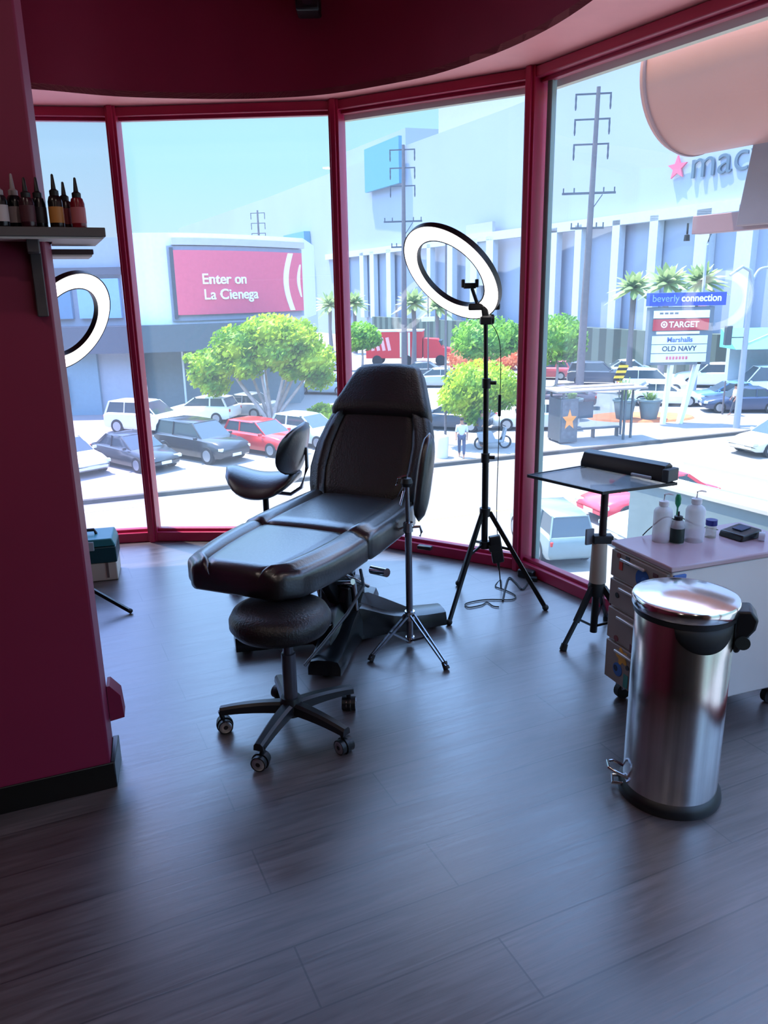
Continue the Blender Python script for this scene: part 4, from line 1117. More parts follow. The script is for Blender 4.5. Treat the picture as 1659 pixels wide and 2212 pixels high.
# ------------------------------------------------------------------ utility poles
polem = mat('weathered_pole', '6a6468', 0.8, noise_amt=0.1); insm = mat('insulator_grey', '4a505a', 0.6)
def utility_pole(x, y, label, rz, arms_low=True, lean=0.0):
    t = thing('utility_pole', label, 'utility pole', (x, y, SW), rz)
    Hh = 19.6
    MB().tube([(0, 0, 0), (lean * .5, 0, Hh / 2), (lean, 0, Hh)], [0.30, 0.22, 0.13], 12).build('pole_shaft', polem, t)
    for z_ in (19.2, 17.7, 16.2):
        a = MB().bar((-1.15, 0, z_), (1.15, 0, z_), 0.09, 0.10).build('crossarm', insm, t)
        for s_ in (-1.1, 1.1):
            MB().lathe([(0.0, 0), (0.05, -0.05), (0.07, -0.25), (0.05, -0.5), (0.07, -0.75), (0.03, -0.95), (0, -0.95)], (s_, 0, z_), seg=8, cap=False).build('insulator', insm, a)
    for z_, w_ in ((13.2, 1.75), (11.0, 1.1)):
        a = MB().bar((-w_, 0, z_), (w_, 0, z_), 0.12, 0.14).build('crossarm', insm, t)
        for s_ in (-0.95, -0.55, 0.55, 0.95):
            MB().cyl((s_ * w_, 0, z_), (s_ * w_, 0, z_ + 0.35), 0.05, seg=6).build('insulator', insm, a)
    MB().bar((0.9, 0, 13.1), (0, 0, 11.8), 0.06, 0.06).build('brace', insm, t)
    return t
utility_pole(14.06, 56.3, 'tall weathered utility pole behind the bus shelter', radians(-8), lean=0.3)
utility_pole(2.2, 76, 'utility pole seen above and behind the treatment chair', radians(-8), lean=0.1)
utility_pole(-18.9, 131, 'most distant utility pole, its top above the red billboard', radians(-8))

# ------------------------------------------------------------------ pylon sign
py_ = thing('pylon_sign', 'tall shopping centre pylon sign with blue banner by the corner', 'sign', (15.5, 42.2, SW), radians(0))
slate = mat('pylon_slate', '62707c', 0.6)
def q(z_): return z_ - SW
MB().box((0.12, 0, q(-1.05)), (3.36, 0.5, 2.95)).build('sign_cabinet', slate, py_, bev=0.02)
blu = MB().box((0.35, -0.05, q(0.82)), (3.95, 0.55, 0.66)).build('blue_banner', mat('banner_blue', '2848a8', 0.5), py_, bev=0.01)
yf = -0.335
text('banner_lettering', 'beverly', 0.50, frame((-1.5, yf, q(0.86)), (1, 0, 0), (0, 0, 1)), mat('letter_light_blue', '86a8f0', 0.5), blu, ext=0.01, align='LEFT', font_scale=(0.95, 1))
text('banner_lettering', 'connection', 0.50, frame((0.0, yf, q(0.86)), (1, 0, 0), (0, 0, 1)), wts, blu, ext=0.01, align='LEFT', font_scale=(0.92, 1), bold=0.012)
def board(z0, z1, m, bodyt, size, tm, x0=-1.35, x1=1.55, nm='sign_board', cx=0.1):
    b = MB().box(((x0 + x1) / 2, -0.27, q((z0 + z1) / 2)), (x1 - x0, 0.05, z1 - z0)).build(nm, m, py_, smooth=0)
    if bodyt:
        text('board_lettering', bodyt, size, frame((cx, -0.305, q((z0 + z1) / 2)), (1, 0, 0), (0, 0, 1)), tm, b, ext=0.006, bold=0.008)
    return b
bw = mat('board_white', 'dff0f4', 0.5); bw2 = mat('board_bright', 'f2f4f6', 0.5)
b0 = board(-0.12, 0.26, bw2, None, 0.2, None)
for k in range(4):
    MB().box((-0.95 + k * 0.26, -0.3, q(0.12)), (0.18, 0.01, 0.09)).build('board_mark', mat('mark_grey', '6a6e78', 0.6), b0)
b1 = board(-0.75, -0.17, mat('board_red', 'b8303e', 0.5), 'TARGET', 0.42, wts, cx=0.25)
mb = MB(); mb.lathe([(0.11, 0), (0.17, 0), (0.17, 0.01), (0.11, 0.01), (0.11, 0)], (-0.78, -0.30, q(-0.44)), axis=(0, -1, 0), seg=24, cap=False); mb.cyl((-0.78, -0.30, q(-0.44)), (-0.78, -0.31, q(-0.44)), 0.06)
mb.build('board_emblem', wts, b1)
b2 = board(-0.93, -0.80, bw2, None, .1, None, -1.15, 1.1)
board(-1.44, -1.02, bw, 'Marshalls', 0.36, mat('letter_blue', '3a58b0', 0.5))
board(-1.90, -1.48, bw, 'OLD NAVY', 0.36, mat('letter_navy', '1c2c50', 0.5))
b5 = board(-2.38, -1.94, bw, None, 0.3, None)
for k in range(7):
    MB().box((-0.5 + k * 0.17, -0.3, q(-2.16)), (0.11, 0.01, 0.16)).build('board_mark', mat('mark_rose', 'd06078', 0.6), b5)
wl_ = mat('pylon_white', 'dde6f0', 0.5)
MB().bar((-0.35, 0, 0), (-0.15, 0, q(-2.4)), 0.42, 0.18).build('support_leg', wl_, py_)
MB().bar((0.55, 0, 0), (1.25, 0, q(-2.4)), 0.5, 0.18).build('support_leg', wl_, py_)

# ------------------------------------------------------------------ planters
bed = MB().lathe([(0.0, 0), (2.3, 0), (2.2, 0.10), (0, 0.12)], seg=40, cap=False).build('mulch_bed', mat('terracotta_mulch', 'c8764e', 0.9, noise_amt=.2, noise_scale=4), loc=(14.6, 44.2, SW)); bed.scale = (1.3, 0.75, 1)
tag(bed, 'round terracotta coloured mulch bed under the pylon sign', 'flower bed')
for i, ((x, y), lb) in enumerate(zip(((13.4, 43.4), (14.75, 43.3), (10.6, 44.0)), ('left of the two grey tapered planters under the pylon sign', 'right of the two grey tapered planters under the pylon sign', 'grey planter seen through the bus shelter'))):
    p = thing('planter', lb, 'planter', (x, y, SW + 0.1), group='grey planters on the corner')
    MB().lathe([(0.0, 0), (0.42, 0), (0.60, 0.95), (0.66, 0.97), (0.66, 1.08), (0.56, 1.08), (0.54, 0.98), (0, 0.96)], seg=24, cap=False).build('pot', mat('planter_slate', '66787e', 0.7), p)
    mb = MB()
    for k in range(60):
        a = random.uniform(0, 2 * pi); r_ = random.uniform(0.05, 0.45); z_ = 1.0 + random.uniform(0.15, 0.5 if i else 1.25)
        mb.bar((cos(a) * r_ * .3, sin(a) * r_ * .3, 1.0), (cos(a) * r_, sin(a) * r_, z_), 0.05, 0.015)
    mb.build('foliage', leaf_mat('planter_leaf', '8aa858', 'c8d890'), p, smooth=0)
ws = thing('warning_sign', 'small yellow and black striped hazard sign near the planters', 'sign', (14.3, 47.5, SW))
MB().cyl((0, 0, 0), (0, 0, 2.2), 0.04).build('sign_post', polem, ws)
MB().box((0, -0.05, 2.2), (0.55, 0.03, 1.1), rot=Matrix.Rotation(0.35, 3, 'Y')).build('hazard_panel', striped('hazard', 'e8d040', '22221c', 2, 3.2), ws, smooth=0)

# ------------------------------------------------------------------ bus shelter
bs = thing('bus_shelter', 'grey bus shelter with flat roof and orange star poster', 'bus shelter', (10.2, 38.0, SW), atan2(.25, 1))
dk = mat('shelter_grey', '5c646c', 0.5, 0.3)
mb = MB(); mb.box((0.05, 0, 2.48), (4.7, 1.75, 0.10)); mb.box((0.4, 0.2, 2.56), (3.4, 0.7, 0.06)); mb.build('roof', mat('shelter_roof', '9a9290', 0.6), bs, bev=0.02)
for x_, y_ in ((-1.9, -0.65), (-1.9, 0.65), (1.95, 0.65), (1.95, -0.3), (1.35, -0.65)):
    MB().box((x_, y_, 1.22), (0.09, 0.09, 2.44)).build('post', dk, bs)
MB().box((0.0, 0.68, 1.3), (3.8, 0.02, 1.7)).build('rear_glass', shelterglass, bs, smooth=0)
ad = MB().box((-1.9, -0.05, 1.1), (0.28, 1.30, 2.0)).build('advert_box', dk, bs, bev=0.02)
Ma = frame((-2.045, -0.05, 1.15), (0, -1, 0), (0, 0, 1))
ad2 = MB().box((-1.62, -0.70, 1.1), (0.9, 0.14, 2.05)).build('advert_panel', dk, bs, bev=0.02)
pst = MB().box((-1.62, -0.775, 1.15), (0.78, 0.015, 1.75)).build('poster', mat('poster_dusk', '5a6068', 0.5, noise_amt=0.3, noise_scale=5), ad2, smooth=0)
sp = []
for k in range(10):
    a = pi / 2 + k * pi / 5; r_ = 0.38 if k % 2 == 0 else 0.17
    sp.append((cos(a) * r_, sin(a) * r_ * 1.35))
mb = MB(); mb.loft([[(-1.62 + x_, y_, 1.15 + z_) for x_, z_ in sp] for y_ in (-0.80, -0.782)]); mb.build('poster_figure', mat('poster_orange', 'f0964a', 0.5), ad2, smooth=0)
mb = MB(); mb.box((0.3, 0.40, 0.46), (2.9, 0.38, 0.05)); 
for x_ in (-1, 0.3, 1.6): mb.box((x_, 0.40, 0.22), (0.05, 0.3, 0.44))
mb.build('bench', dk, bs)
MB().box((-0.1, 0.60, 1.35), (0.9, 0.06, 0.8)).build('map_panel', mat('map_slate', '5f6e7e', 0.5), bs)

# ------------------------------------------------------------------ street lights
gal = mat('galvanised', '9aa4b0', 0.5, 0.3)
sl = thing('traffic_pole', 'thick grey traffic pole with curved double arm on the corner', 'street light', (18.35, 40.4, SW))
MB().tube([(0, 0, 0), (0.0, 0, 4), (0.05, 0, 7.3), (-0.1, 0, 7.8), (-0.5, 0, 8.0), (-1.1, 0, 7.6)], [0.17, 0.14, 0.10, 0.09, 0.08, 0.07], 12).build('pole_shaft', gal, sl)
MB().tube(crv([(0.05, 0, 7.3), (0.4, 0.1, 7.85), (1.2, 0.2, 7.95), (2.4, 0.4, 7.9)]), 0.07, 10).build('lamp_arm', gal, sl)
MB().bar((0, 0, 4.2), (2.8, 0.3, 5.3), 0.12, 0.12).build('signal_arm', mat('arm_teal', '9cc4c8', 0.5), sl)
mb = MB(); mb.box((-0.9, 0, 4.7), (0.32, 0.28, 0.95)); mb.bar((-0.9, 0, 4.6), (0, 0, 4.6), 0.06, 0.06); mb.build('signal_head', mat('signal_dark', '39464c', 0.6), sl, bev=0.03)
sl2 = thing('lamp_post', 'slim pale lamp post behind the thick grey traffic pole', 'street light', (20.0, 50.5, SW))
MB().tube([(0, 0, 0), (0, 0, 9.5), (0.15, 0, 10.2), (0.7, 0, 10.6), (1.5, 0, 10.5)], [0.11, 0.09, 0.08, 0.07, 0.06], 10).build('pole_shaft', gal, sl2)
MB().box((-0.0, -0.1, 6.2), (0.5, 0.05, 0.6)).build('parking_sign', mat('sign_pinkish', 'd89aa8', 0.5), sl2)
MB().box((0.0, -0.1, 5.0), (0.8, 0.05, 0.12)).build('street_plate', mat('plate_pale', 'dce6ea', 0.5), sl2)
for i, (px, py, h_, lb) in enumerate(((962, 960, 9.4, 'slim pole between the chair and the small round tree'), (925, 830, 7.6, 'thin light pole behind the fire truck, left of the ring light pole'), (1395, 905, 1.5, 'short bollard beside the planters'), (1560, 895, 1.9, 'short parking meter left of the walking person'))):
    g = G(px, py, SW)
    t = thing('thin_pole' if h_ > 3 else 'bollard', lb, 'pole', (g.x, g.y, SW))
    MB().cyl((0, 0, 0), (0, 0, h_), 0.06, 0.045, seg=8).build('pole_shaft', polem, t)
    if i == 1: MB().box((0, 0, h_ - 2.6), (1.0, 0.3, 0.35)).build('lamp_head', mat('lamp_cream', 'e8e2c0', 0.5), t)
aw = thing('teal_awning', 'teal awning and pale kiosk at the right edge of the street', 'awning', (24.6, 52.0, SW))
mb = MB(); mb.loft([[(x_, y_, z_) for y_, z_ in ((-1.5, 3.2), (1.0, 4.4), (1.0, 3.2))] for x_ in (-2.2, 3)]); mb.build('awning_cover', mat('awning_teal', '5fb0b4', 0.6), aw, smooth=0)
MB().box((0.6, 1.2, 1.6), (4.2, 0.5, 3.2)).build('kiosk_wall', mat('kiosk_pale', 'a8b8c4', 0.6), aw, smooth=0)

# ------------------------------------------------------------------ trees
def leaves(mb, blobs, n, size, flat_=0.0):
    tot = sum(b[1][0] * b[1][2] for b in blobs)
    for c, r in blobs:
        for k in range(int(n * r[0] * r[2] / tot)):
            u_ = random.uniform(-1, 1); a = random.uniform(0, 2 * pi); s_ = sqrt(1 - u_ * u_)
            rr = random.uniform(0.72, 1.08)
            p = V(c) + V((r[0] * s_ * cos(a), r[1] * s_ * sin(a), r[2] * u_)) * rr
            a1 = V((random.gauss(0, 1), random.gauss(0, 1), random.gauss(0, 1))).normalized()
            a2 = a1.orthogonal().normalized(); a3 = a1.cross(a2)
            z_ = size * random.uniform(0.6, 1.3)
            vs = [mb.bm.verts.new(p + a2 * z_), mb.bm.verts.new(p + a3 * z_ * 0.5), mb.bm.verts.new(p - a2 * z_), mb.bm.verts.new(p - a3 * z_ * 0.5)]
            mb.bm.faces.new(vs)
lf1 = leaf_mat('fresh_leaf', '5f9420', 'c4d83a', 0.9); lf2 = leaf_mat('mid_leaf', '4c8a38', '94c444', 0.8); core = mat('inner_leaf', '4c7a2c', 0.8)
bark = mat('pale_bark', 'b4a8a6', 0.85, noise_amt=0.15, noise_scale=3)
def tree(name, label, x, y, trunks, blobs, n, size, lm, tr=0.1):
    t = thing(name, label, 'tree', (x, y, SW))
    mb = MB(); leaves(mb, blobs, n, size)
    for c, r in blobs:
        mb.blob(c, tuple(q_ * 0.78 for q_ in r), 2, jit=0.25)
    mb.build('foliage', lm, t, smooth=0)
    for i, pts in enumerate(trunks):
        MB().tube(crv(pts, 4), [tr * (1 - 0.6 * k / (4 * (len(pts) - 1))) for k in range(4 * (len(pts) - 1) + 1)], 7).build('trunk', bark, t)
    return t
random.seed(3)
bl = [((-3.0, -0.3, 3.6), (1.5, 1.5, 0.85)), ((-3.9, 0, 3.0), (0.9, 1.0, 0.8)), ((-1.5, -0.5, 4.6), (1.6, 1.6, 1.05)), ((0.3, -0.3, 5.3), (1.6, 1.7, 0.95)), ((1.7, -0.3, 4.9), (1.4, 1.5, 1.0)),
      ((2.6, -0.3, 3.7), (1.35, 1.4, 1.05)), ((0.6, -0.8, 4.1), (1.5, 1.4, 0.9)), ((-1.2, -0.8, 3.5), (1.2, 1.3, 0.7)), ((3.0, 0, 2.7), (0.9, 1.0, 0.7)), ((1.6, -0.6, 3.2), (0.9, 0.9, 0.6)), ((-3.2, -0.4, 2.4), (0.9, 0.9, 0.6)), ((-4.6, 0, 3.9), (0.45, 0.5, 0.3))]
tk = []
for a in range(9):
    an = a * 2 * pi / 9 + 0.3; R_ = 2.0 + 0.6 * (a % 3)
    tk.append([(cos(an) * 0.15, sin(an) * 0.15, 0), (cos(an) * R_ * 0.25, sin(an) * 0.3, 0.9), (cos(an) * R_ * 0.6, sin(an) * 0.6, 2.2), (cos(an) * R_, sin(an) * 0.8, 4.0)])
bl = [((c[0] * .93, c[1], c[2] - .15), r) for c, r in bl]
tree('street_tree', 'broad multi-trunk yellow-green tree in front of the grey store', -6.3, 44.6, tk, bl, 9000, 0.15, lf1, 0.13)
bl = [((0, 0, 3.0), (1.65, 1.5, 0.95)), ((-1.0, -0.2, 2.3), (0.95, 0.9, 0.8)), ((1.0, 0, 2.5), (0.95, 0.9, 0.8)), ((-0.3, -0.3, 1.6), (0.6, 0.6, 0.55)), ((0.2, 0, 2.2), (1.1, 1, 0.6))]
g = G(1035, 962, SW)
tree('street_tree', 'round bright green tree behind the ring light pole', g.x, g.y, [[(0, 0, 0), (0.05, 0, 0.8), (-0.2, 0, 1.8)], [(0.05, 0, 0), (0.3, 0, 0.9), (0.6, 0, 2)]], bl, 5000, 0.12, lf1, 0.09)
for i, (px, py, w_, h_, z_, lb) in enumerate(((1050, 838, 2.5, 1.5, 3.7, 'leafy tree beyond the round bright green tree'), (1200, 838, 2.0, 1.75, 3.5, 'green tree left of the tall weathered pole'), (782, 800, 1.7, 1.25, 3.1, 'small green tree left of the fire truck'))):
    g = G(px, py, SW)
    bl = [((0, 0, z_), (w_, w_, h_)), ((-w_ * .45, 0, z_ - h_ * .3), (w_ * .6, w_ * .6, h_ * .7)), ((w_ * .5, 0, z_ - h_ * .15), (w_ * .6, w_ * .6, h_ * .7))]
    tree('street_tree', lb, g.x, g.y, [[(0, 0, 0), (0.1, 0, 1.2), (0, 0, z_)]], bl, 2500, 0.2, lf2, 0.14)
for i, (px, py, s_, lb, lm) in enumerate(((697, 912, 0.9, 'small green shrub between the big tree and the chair', lf1), (1010, 800, 2.0, 'orange-red flowering shrub beside the far leafy tree', leaf_mat('orange_leaf', 'd87048', 'e89868')), (1090, 798, 1.6, 'orange shrub right of the far leafy tree', _M['orange_leaf']))):
    g = G(px, py, SW)
    t = thing('shrub', lb, 'shrub', (g.x, g.y, SW)); mb = MB(); leaves(mb, [((0, 0, s_ * .55), (s_, s_, s_ * .6))], 700, 0.14); mb.blob((0, 0, s_ * .5), (s_ * .8, s_ * .8, s_ * .5), 2, jit=.3); mb.build('foliage', lm, t, smooth=0)
    mb = MB()
    for k in range(5):
        a = k * 1.26; mb.cyl((0, 0, 0), (cos(a) * s_ * .4, sin(a) * s_ * .4, s_ * .6), 0.03, seg=6)
    mb.build('stem', bark, t)
palmm = leaf_mat('palm_leaf', '7e9c66', 'a4b67e', 0.6); ptr = mat('palm_trunk', '7a7478', 0.85)
def palm(px, Y, pytop, label, R_=2.15):
    r = ray(px, pytop); p = EYE + r * (Y / r.y)
    t = thing('palm_tree', label, 'palm tree', (p.x, p.y, SW), random.uniform(0, 3), group=None)
    Hh = p.z - SW
    MB().tube([(0, 0, 0), (0.1, 0, Hh * .5), (0, 0, Hh)], [0.28, 0.2, 0.24], 9).build('trunk', ptr, t)
    mb = MB()
    for k in range(34):
        a = k * 2.399; el = radians(78 - 95 * (k / 33)); L_ = R_ * random.uniform(0.85, 1.1)
        d = V((cos(a) * cos(el), sin(a) * cos(el), sin(el))); s_ = V((-sin(a), cos(a), 0))
        c = [V((0, 0, Hh)) + d * L_ * t_ - V((0, 0, 0.32 * L_ * t_ * t_)) for t_ in (0, .25, .5, .75, 1)]
        w = (0.05, 0.24, 0.30, 0.24, 0.03)
        up_ = d.cross(s_)
        mb.loft([[c[j] + s_ * w[j] - V((0, 0, w[j] * .5)), c[j] + V((0, 0, 0.02)), c[j] - s_ * w[j] - V((0, 0, w[j] * .5))] for j in range(5)], cap=False, closed=False)
    mb.build('fronds', palmm, t, smooth=0)
for a in ((1370, 64, 622, 'palm left of the pylon sign, full trunk showing'), (1442, 60, 612, 'middle palm whose crown tops the blue banner'), (1514, 61, 608, 'right palm whose crown tops the blue banner'),
          (713, 100, 660, 'distant palm just left of the second red mullion', 2.6), (765, 96, 655, 'distant palm just right of the second red mullion'), (893, 78, 655, 'palm under the left half of the ring light'), (945, 90, 664, 'palm under the middle of the ring light')):
    palm(*a)

# ------------------------------------------------------------------ vehicles
tyre = mat('tyre', '1b1c1f', 0.8); hubm = mat('wheel_alloy', 'a9adb4', 0.35, 0.6); cargl = mat('car_glass', '38464e', 0.08, spec=0.8)
hl = mat('headlamp', 'd8e0e6', 0.15); tl_ = mat('taillamp', 'c83028', 0.3); trimb = mat('car_trim', '1d1f22', 0.5); plate = mat('plate', 'e4e6ea', 0.5)
def car(label, x, y, ang, col, kind='sedan', name='car', z=None, cat='car'):
    t = thing(name, label, cat, (x, y, SW if z is None else z), radians(ang))
    L_, W_, bh, ht = {'sedan': (4.6, 1.8, 0.92, 1.43), 'suv': (4.7, 1.9, 1.05, 1.72), 'van': (5.2, 2.0, 1.15, 2.1), 'hatch': (4.2, 1.75, 0.95, 1.5)}[kind]
    h = L_ / 2
    cm = mat('carpaint_' + col, col, 0.28, coat=0.6)
    prof = {'sedan': [(-1, .40, .74, .78), (-.97, .30, .86, .92), (-.85, .24, .93, .97), (-.5, .22, .95, 1), (0, .2, .93, 1), (.4, .2, .90, 1), (.7, .22, .82, .98), (.92, .26, .70, .9), (1, .36, .56, .74)]}.get(kind)
    if prof is None:
        k = bh / 0.95
        prof = [(-1, .42, .85 * k, .82), (-.97, .34, .95 * k, .95), (-.85, .28, 1.0 * k, .99), (-.5, .25, 1.0 * k, 1), (0, .24, .99 * k, 1), (.45, .24, .97 * k, 1), (.75, .26, .90 * k, .98), (.94, .3, .80 * k, .92), (1, .4, .62 * k, .8)]
    rings = []
    for fx, zb, zt, fw_ in prof:
        w = W_ / 2 * fw_
        rings.append([(fx * h, y_, z_) for y_, z_ in ((-w * .92, zb), (-w, zb + .15), (-w, (zb + zt) / 2), (-w * .97, zt - .08), (-w * .86, zt), (w * .86, zt), (w * .97, zt - .08), (w, (zb + zt) / 2), (w, zb + .15), (w * .92, zb))])
    MB().loft(rings).build('body', cm, t, smooth=45)
    cab = {'sedan': [(-.78, .93), (-.45, ht - .04), (.05, ht - .03), (.42, .90)], 'hatch': [(-.92, bh), (-.78, ht - .06), (.08, ht - .03), (.48, .93)],
           'suv': [(-.96, bh), (-.86, ht - .06), (.12, ht - .03), (.46, bh)], 'van': [(-.97, bh), (-.93, ht - .06), (.3, ht - .04), (.62, bh)]}[kind]
    rings = []
    for fx, zt in cab:
        w = W_ / 2 * .86; wt = w * (1 - 0.28 * (zt - bh + 0.05)) if zt > bh + .1 else w
        rings.append([(fx * h, -w, bh - .06), (fx * h, -wt, zt), (fx * h, wt, zt), (fx * h, w, bh - .06)])
    MB().loft(rings).build('windows', cargl, t, smooth=20)
    rf0, rf1 = cab[1][0] * h, cab[2][0] * h; wt = W_ / 2 * .86 * (1 - .28 * (ht - bh))
    mb = MB(); mb.loft([[(x_, -wt * k, ht - .07), (x_, -wt * k * .9, ht - .01 + dz), (x_, wt * k * .9, ht - .01 + dz), (x_, wt * k, ht - .07)] for x_, k, dz in ((rf0 - .05, .98, -.03), (rf0 + .2, 1.03, 0), ((rf0 + rf1) / 2, 1.04, .02), (rf1 - .2, 1.03, 0), (rf1 + .05, .98, -.03))])
    for s_ in (-1, 1):
        w = W_ / 2 * .86
        mb.bar((cab[0][0] * h + .03, s_ * w * 1.0, bh - .05), (cab[1][0] * h + .03, s_ * wt * 1.0, ht - .06), .06, .10)
        mb.bar((cab[3][0] * h - .03, s_ * w * 1.0, bh - .05), (cab[2][0] * h - .0, s_ * wt * 1.0, ht - .06), .05, .06)
        mb.bar(((rf0 + rf1) / 2 - .1, s_ * w * 1.0, bh - .05), ((rf0 + rf1) / 2 - .1, s_ * wt * 1.01, ht - .06), .04, .09)
    mb.build('roof', cm, t, smooth=40)
    R_ = .33 if kind in ('sedan', 'hatch') else .38
    for fx in (-.60, .62):
        for s_ in (-1, 1):
            wh = MB().cyl((fx * h, s_ * (W_ / 2 - .20), R_), (fx * h, s_ * (W_ / 2 + .015), R_), R_, seg=20).build('wheel', tyre, t)
            MB().cyl((fx * h, s_ * (W_ / 2 + .012), R_), (fx * h, s_ * (W_ / 2 + .03), R_), R_ * .66, seg=16).build('hubcap', hubm, wh)
    for s_ in (-1, 1):
        MB().box((h * .93, s_ * W_ * .36, bh * .66), (.22, .36, .13), rz=-s_ * .35).build('headlight', hl, t, bev=.03)
        MB().box((-h * .965, s_ * W_ * .37, bh * .82), (.12, .30, .16), rz=s_ * .25).build('taillight', tl_, t, bev=.03)
        MB().box((cab[3][0] * h - .25, s_ * (W_ / 2 + .06), bh + .04), (.12, .16, .12)).build('side_mirror', cm, t, bev=.02)
    MB().box((h * .965, 0, bh * .50), (.12, W_ * .50, .20)).build('grille', trimb, t, bev=.02)
    MB().box((h * .99, 0, .42), (.05, .5, .13)).build('number_plate', plate, t)
    MB().box((-h * .985, 0, .62), (.05, .5, .14)).build('number_plate', plate, t)
    return t
def cg(px, py, z=None):
    g = G(px, py, SW if z is None else z); return g.x, g.y
x, y = cg(160, 1016); car('white sedan parked at the far left, nose to the street', x - .3, y + .1, -42, 'e6e8e6')
x, y = cg(298, 1006); car('dark grey sedan parked between the white sedan and dark SUV', x - .1, y + .1, -40, '33383c')
x, y = cg(438, 988); car('black SUV parked left of the red car', x, y, -38, '24272e', 'suv')
x, y = cg(560, 978); car('red car parked behind the saddle stool', x + .2, y + .3, -38, 'c02a2c', 'hatch')
x, y = cg(668, 962); car('pale blue-white car parked right of the red car', x, y + .3, -38, 'c8dae8', 'hatch')
x, y = cg(325, 932); car('white SUV parked behind the black SUV on the left', x, y, -20, 'e4e4e8', 'suv')
x, y = cg(440, 910); car('white car with pale roof in front of the store entrance', x, y, 165, 'f0f0ee', 'hatch')
x, y = cg(515, 905); car('silver car half hidden by the multi-trunk tree', x, y + 1, 160, '9aa4ae')
x, y = cg(975, 925); car('dark sedan parked right of the treatment chair headrest', x, y, 155, '2c3c4e', 'sedan')
x, y = cg(1152, 925); car('white sedan behind the third red mullion', x, y, 172, 'dfe6ea', 'sedan')
x, y = cg(1205, 880); car('dark maroon car above the bus shelter roof', x, y, 165, '4a3c48', 'sedan')
x, y = cg(1180, 818); car('small red car under the green tree', x, y, 160, 'c05058', 'hatch')
x, y = cg(1292, 830); car('black SUV right of the tall weathered pole', x, y, -15, '3a4a5c', 'suv')
x, y = cg(1222, 812); car('slate car left of the tall weathered pole', x, y, -15, '6a7888', 'suv')
x, y = cg(1405, 850); car('white SUV behind the hazard sign', x, y, -12, 'eef0f2', 'suv')
x, y = cg(1340, 815); car('white car in the far row behind the black SUV', x, y, 170, 'dfe4e8', 'sedan')
x, y = cg(1432, 874); car('white sedan seen between the pylon sign legs', x, y, -14, 'e4e8ec', 'sedan')
x, y = cg(1530, 835); car('white van beyond the blue sedan', x, y, 168, 'eceef0', 'suv')
x, y = cg(1568, 874); car('blue sedan behind the walking person', x, y, 172, '5a84b0', 'sedan')
x, y = cg(1655, 860); car('white van at the right edge of the parking lot', x, y, 172, 'eef0f0', 'van', name='van', cat='van')
x, y = cg(1600, 888); car('navy car just behind the thick traffic pole', x, y, 172, '2a3c5c', 'sedan')
x, y = cg(1668, 975, ST); car('cream sedan driving in at the right edge of the road', x + .3, y, 200, 'dcd8cc', 'sedan', z=ST)
x, y = cg(705, 850); car('pale car between the big tree and second mullion', x, y, 160, 'c6d2dc', 'sedan')
x, y = cg(938, 835); car('silver car beside the fire truck cab', x, y, 170, 'b4bcc4', 'sedan')
x, y = cg(900, 818); car('dark car parked behind the treatment chair headrest', x, y, 170, '4c5662', 'sedan')
x, y = cg(700, 800); car('grey car in the far lot left of the second mullion', x, y, 170, 'a4aeb8', 'sedan')
x, y = cg(1600, 815); car('white car in the far row near the lamp post', x, y, 170, 'e8ecee', 'sedan')
# vehicles on the near side of the road
x, y = cg(1232, 1225, ST); car('silver SUV seen from behind, directly below the tray table', x - .25, y + 1.7, 97, '7c8c8e', 'suv', z=ST).scale = (.82, .72, .85)
x, y = cg(1345, 1118, ST); car('bright red car on the road beside the parapet', x + .9, y + .4, 200, 'e03848', 'sedan', z=ST)
x, y = cg(1352, 1170, ST); car('white car on the road below the bright red car', x + 1.6, y + .1, 198, 'e6eef0', 'sedan', z=ST)

# fire-engine-like red truck
ft = thing('red_truck', 'red box truck with white stripes behind the chair headrest', 'truck', (0.15, 80.5, SW), radians(172))
redm = mat('truck_red', 'd83038', 0.4)
tbx = MB().box((-1.3, 0, 2.0), (5.6, 2.4, 2.6)).build('truck_box', redm, ft, bev=.05)
MB().box((-1.3, 0, 3.34), (5.7, 2.5, 0.14)).build('box_top', white, tbx)
for x_ in (-2.8, -2.0):
    MB().box((x_, 1.22, 2.0), (0.22, 0.04, 2.4)).build('stripe', wts, tbx)
    MB().box((x_, -1.22, 2.0), (0.22, 0.04, 2.4)).build('stripe', wts, tbx)
for k in range(4):
    MB().box((0.9 - k * 0.55, 1.22, 2.1), (0.32, 0.03, 1.3), rot=Matrix.Rotation(0.2, 3, 'Y')).build('box_marking', mat('mark_pink', 'f4b8bc', 0.5), tbx)
mb = MB(); mb.loft([[(x_, -1.15, .7), (x_, -1.15 + i_, zt), (x_, 1.15 - i_, zt), (x_, 1.15, .7)] for x_, zt, i_ in ((-4.2, 2.6, .1), (-5.6, 2.5, .1), (-6.1, 1.7, .05), (-7.0, 1.55, .1))]); mb.build('cab', redm, ft)
MB().box((-5.75, 0, 2.1), (0.5, 2.1, 0.55)).build('windscreen', cargl, ft)
for x_ in (-5.9, -2.6, 0.4):
    for s_ in (-1, 1):
        MB().cyl((x_, s_ * .95, .5), (x_, s_ * 1.25, .5), .5, seg=18).build('wheel', tyre, ft)

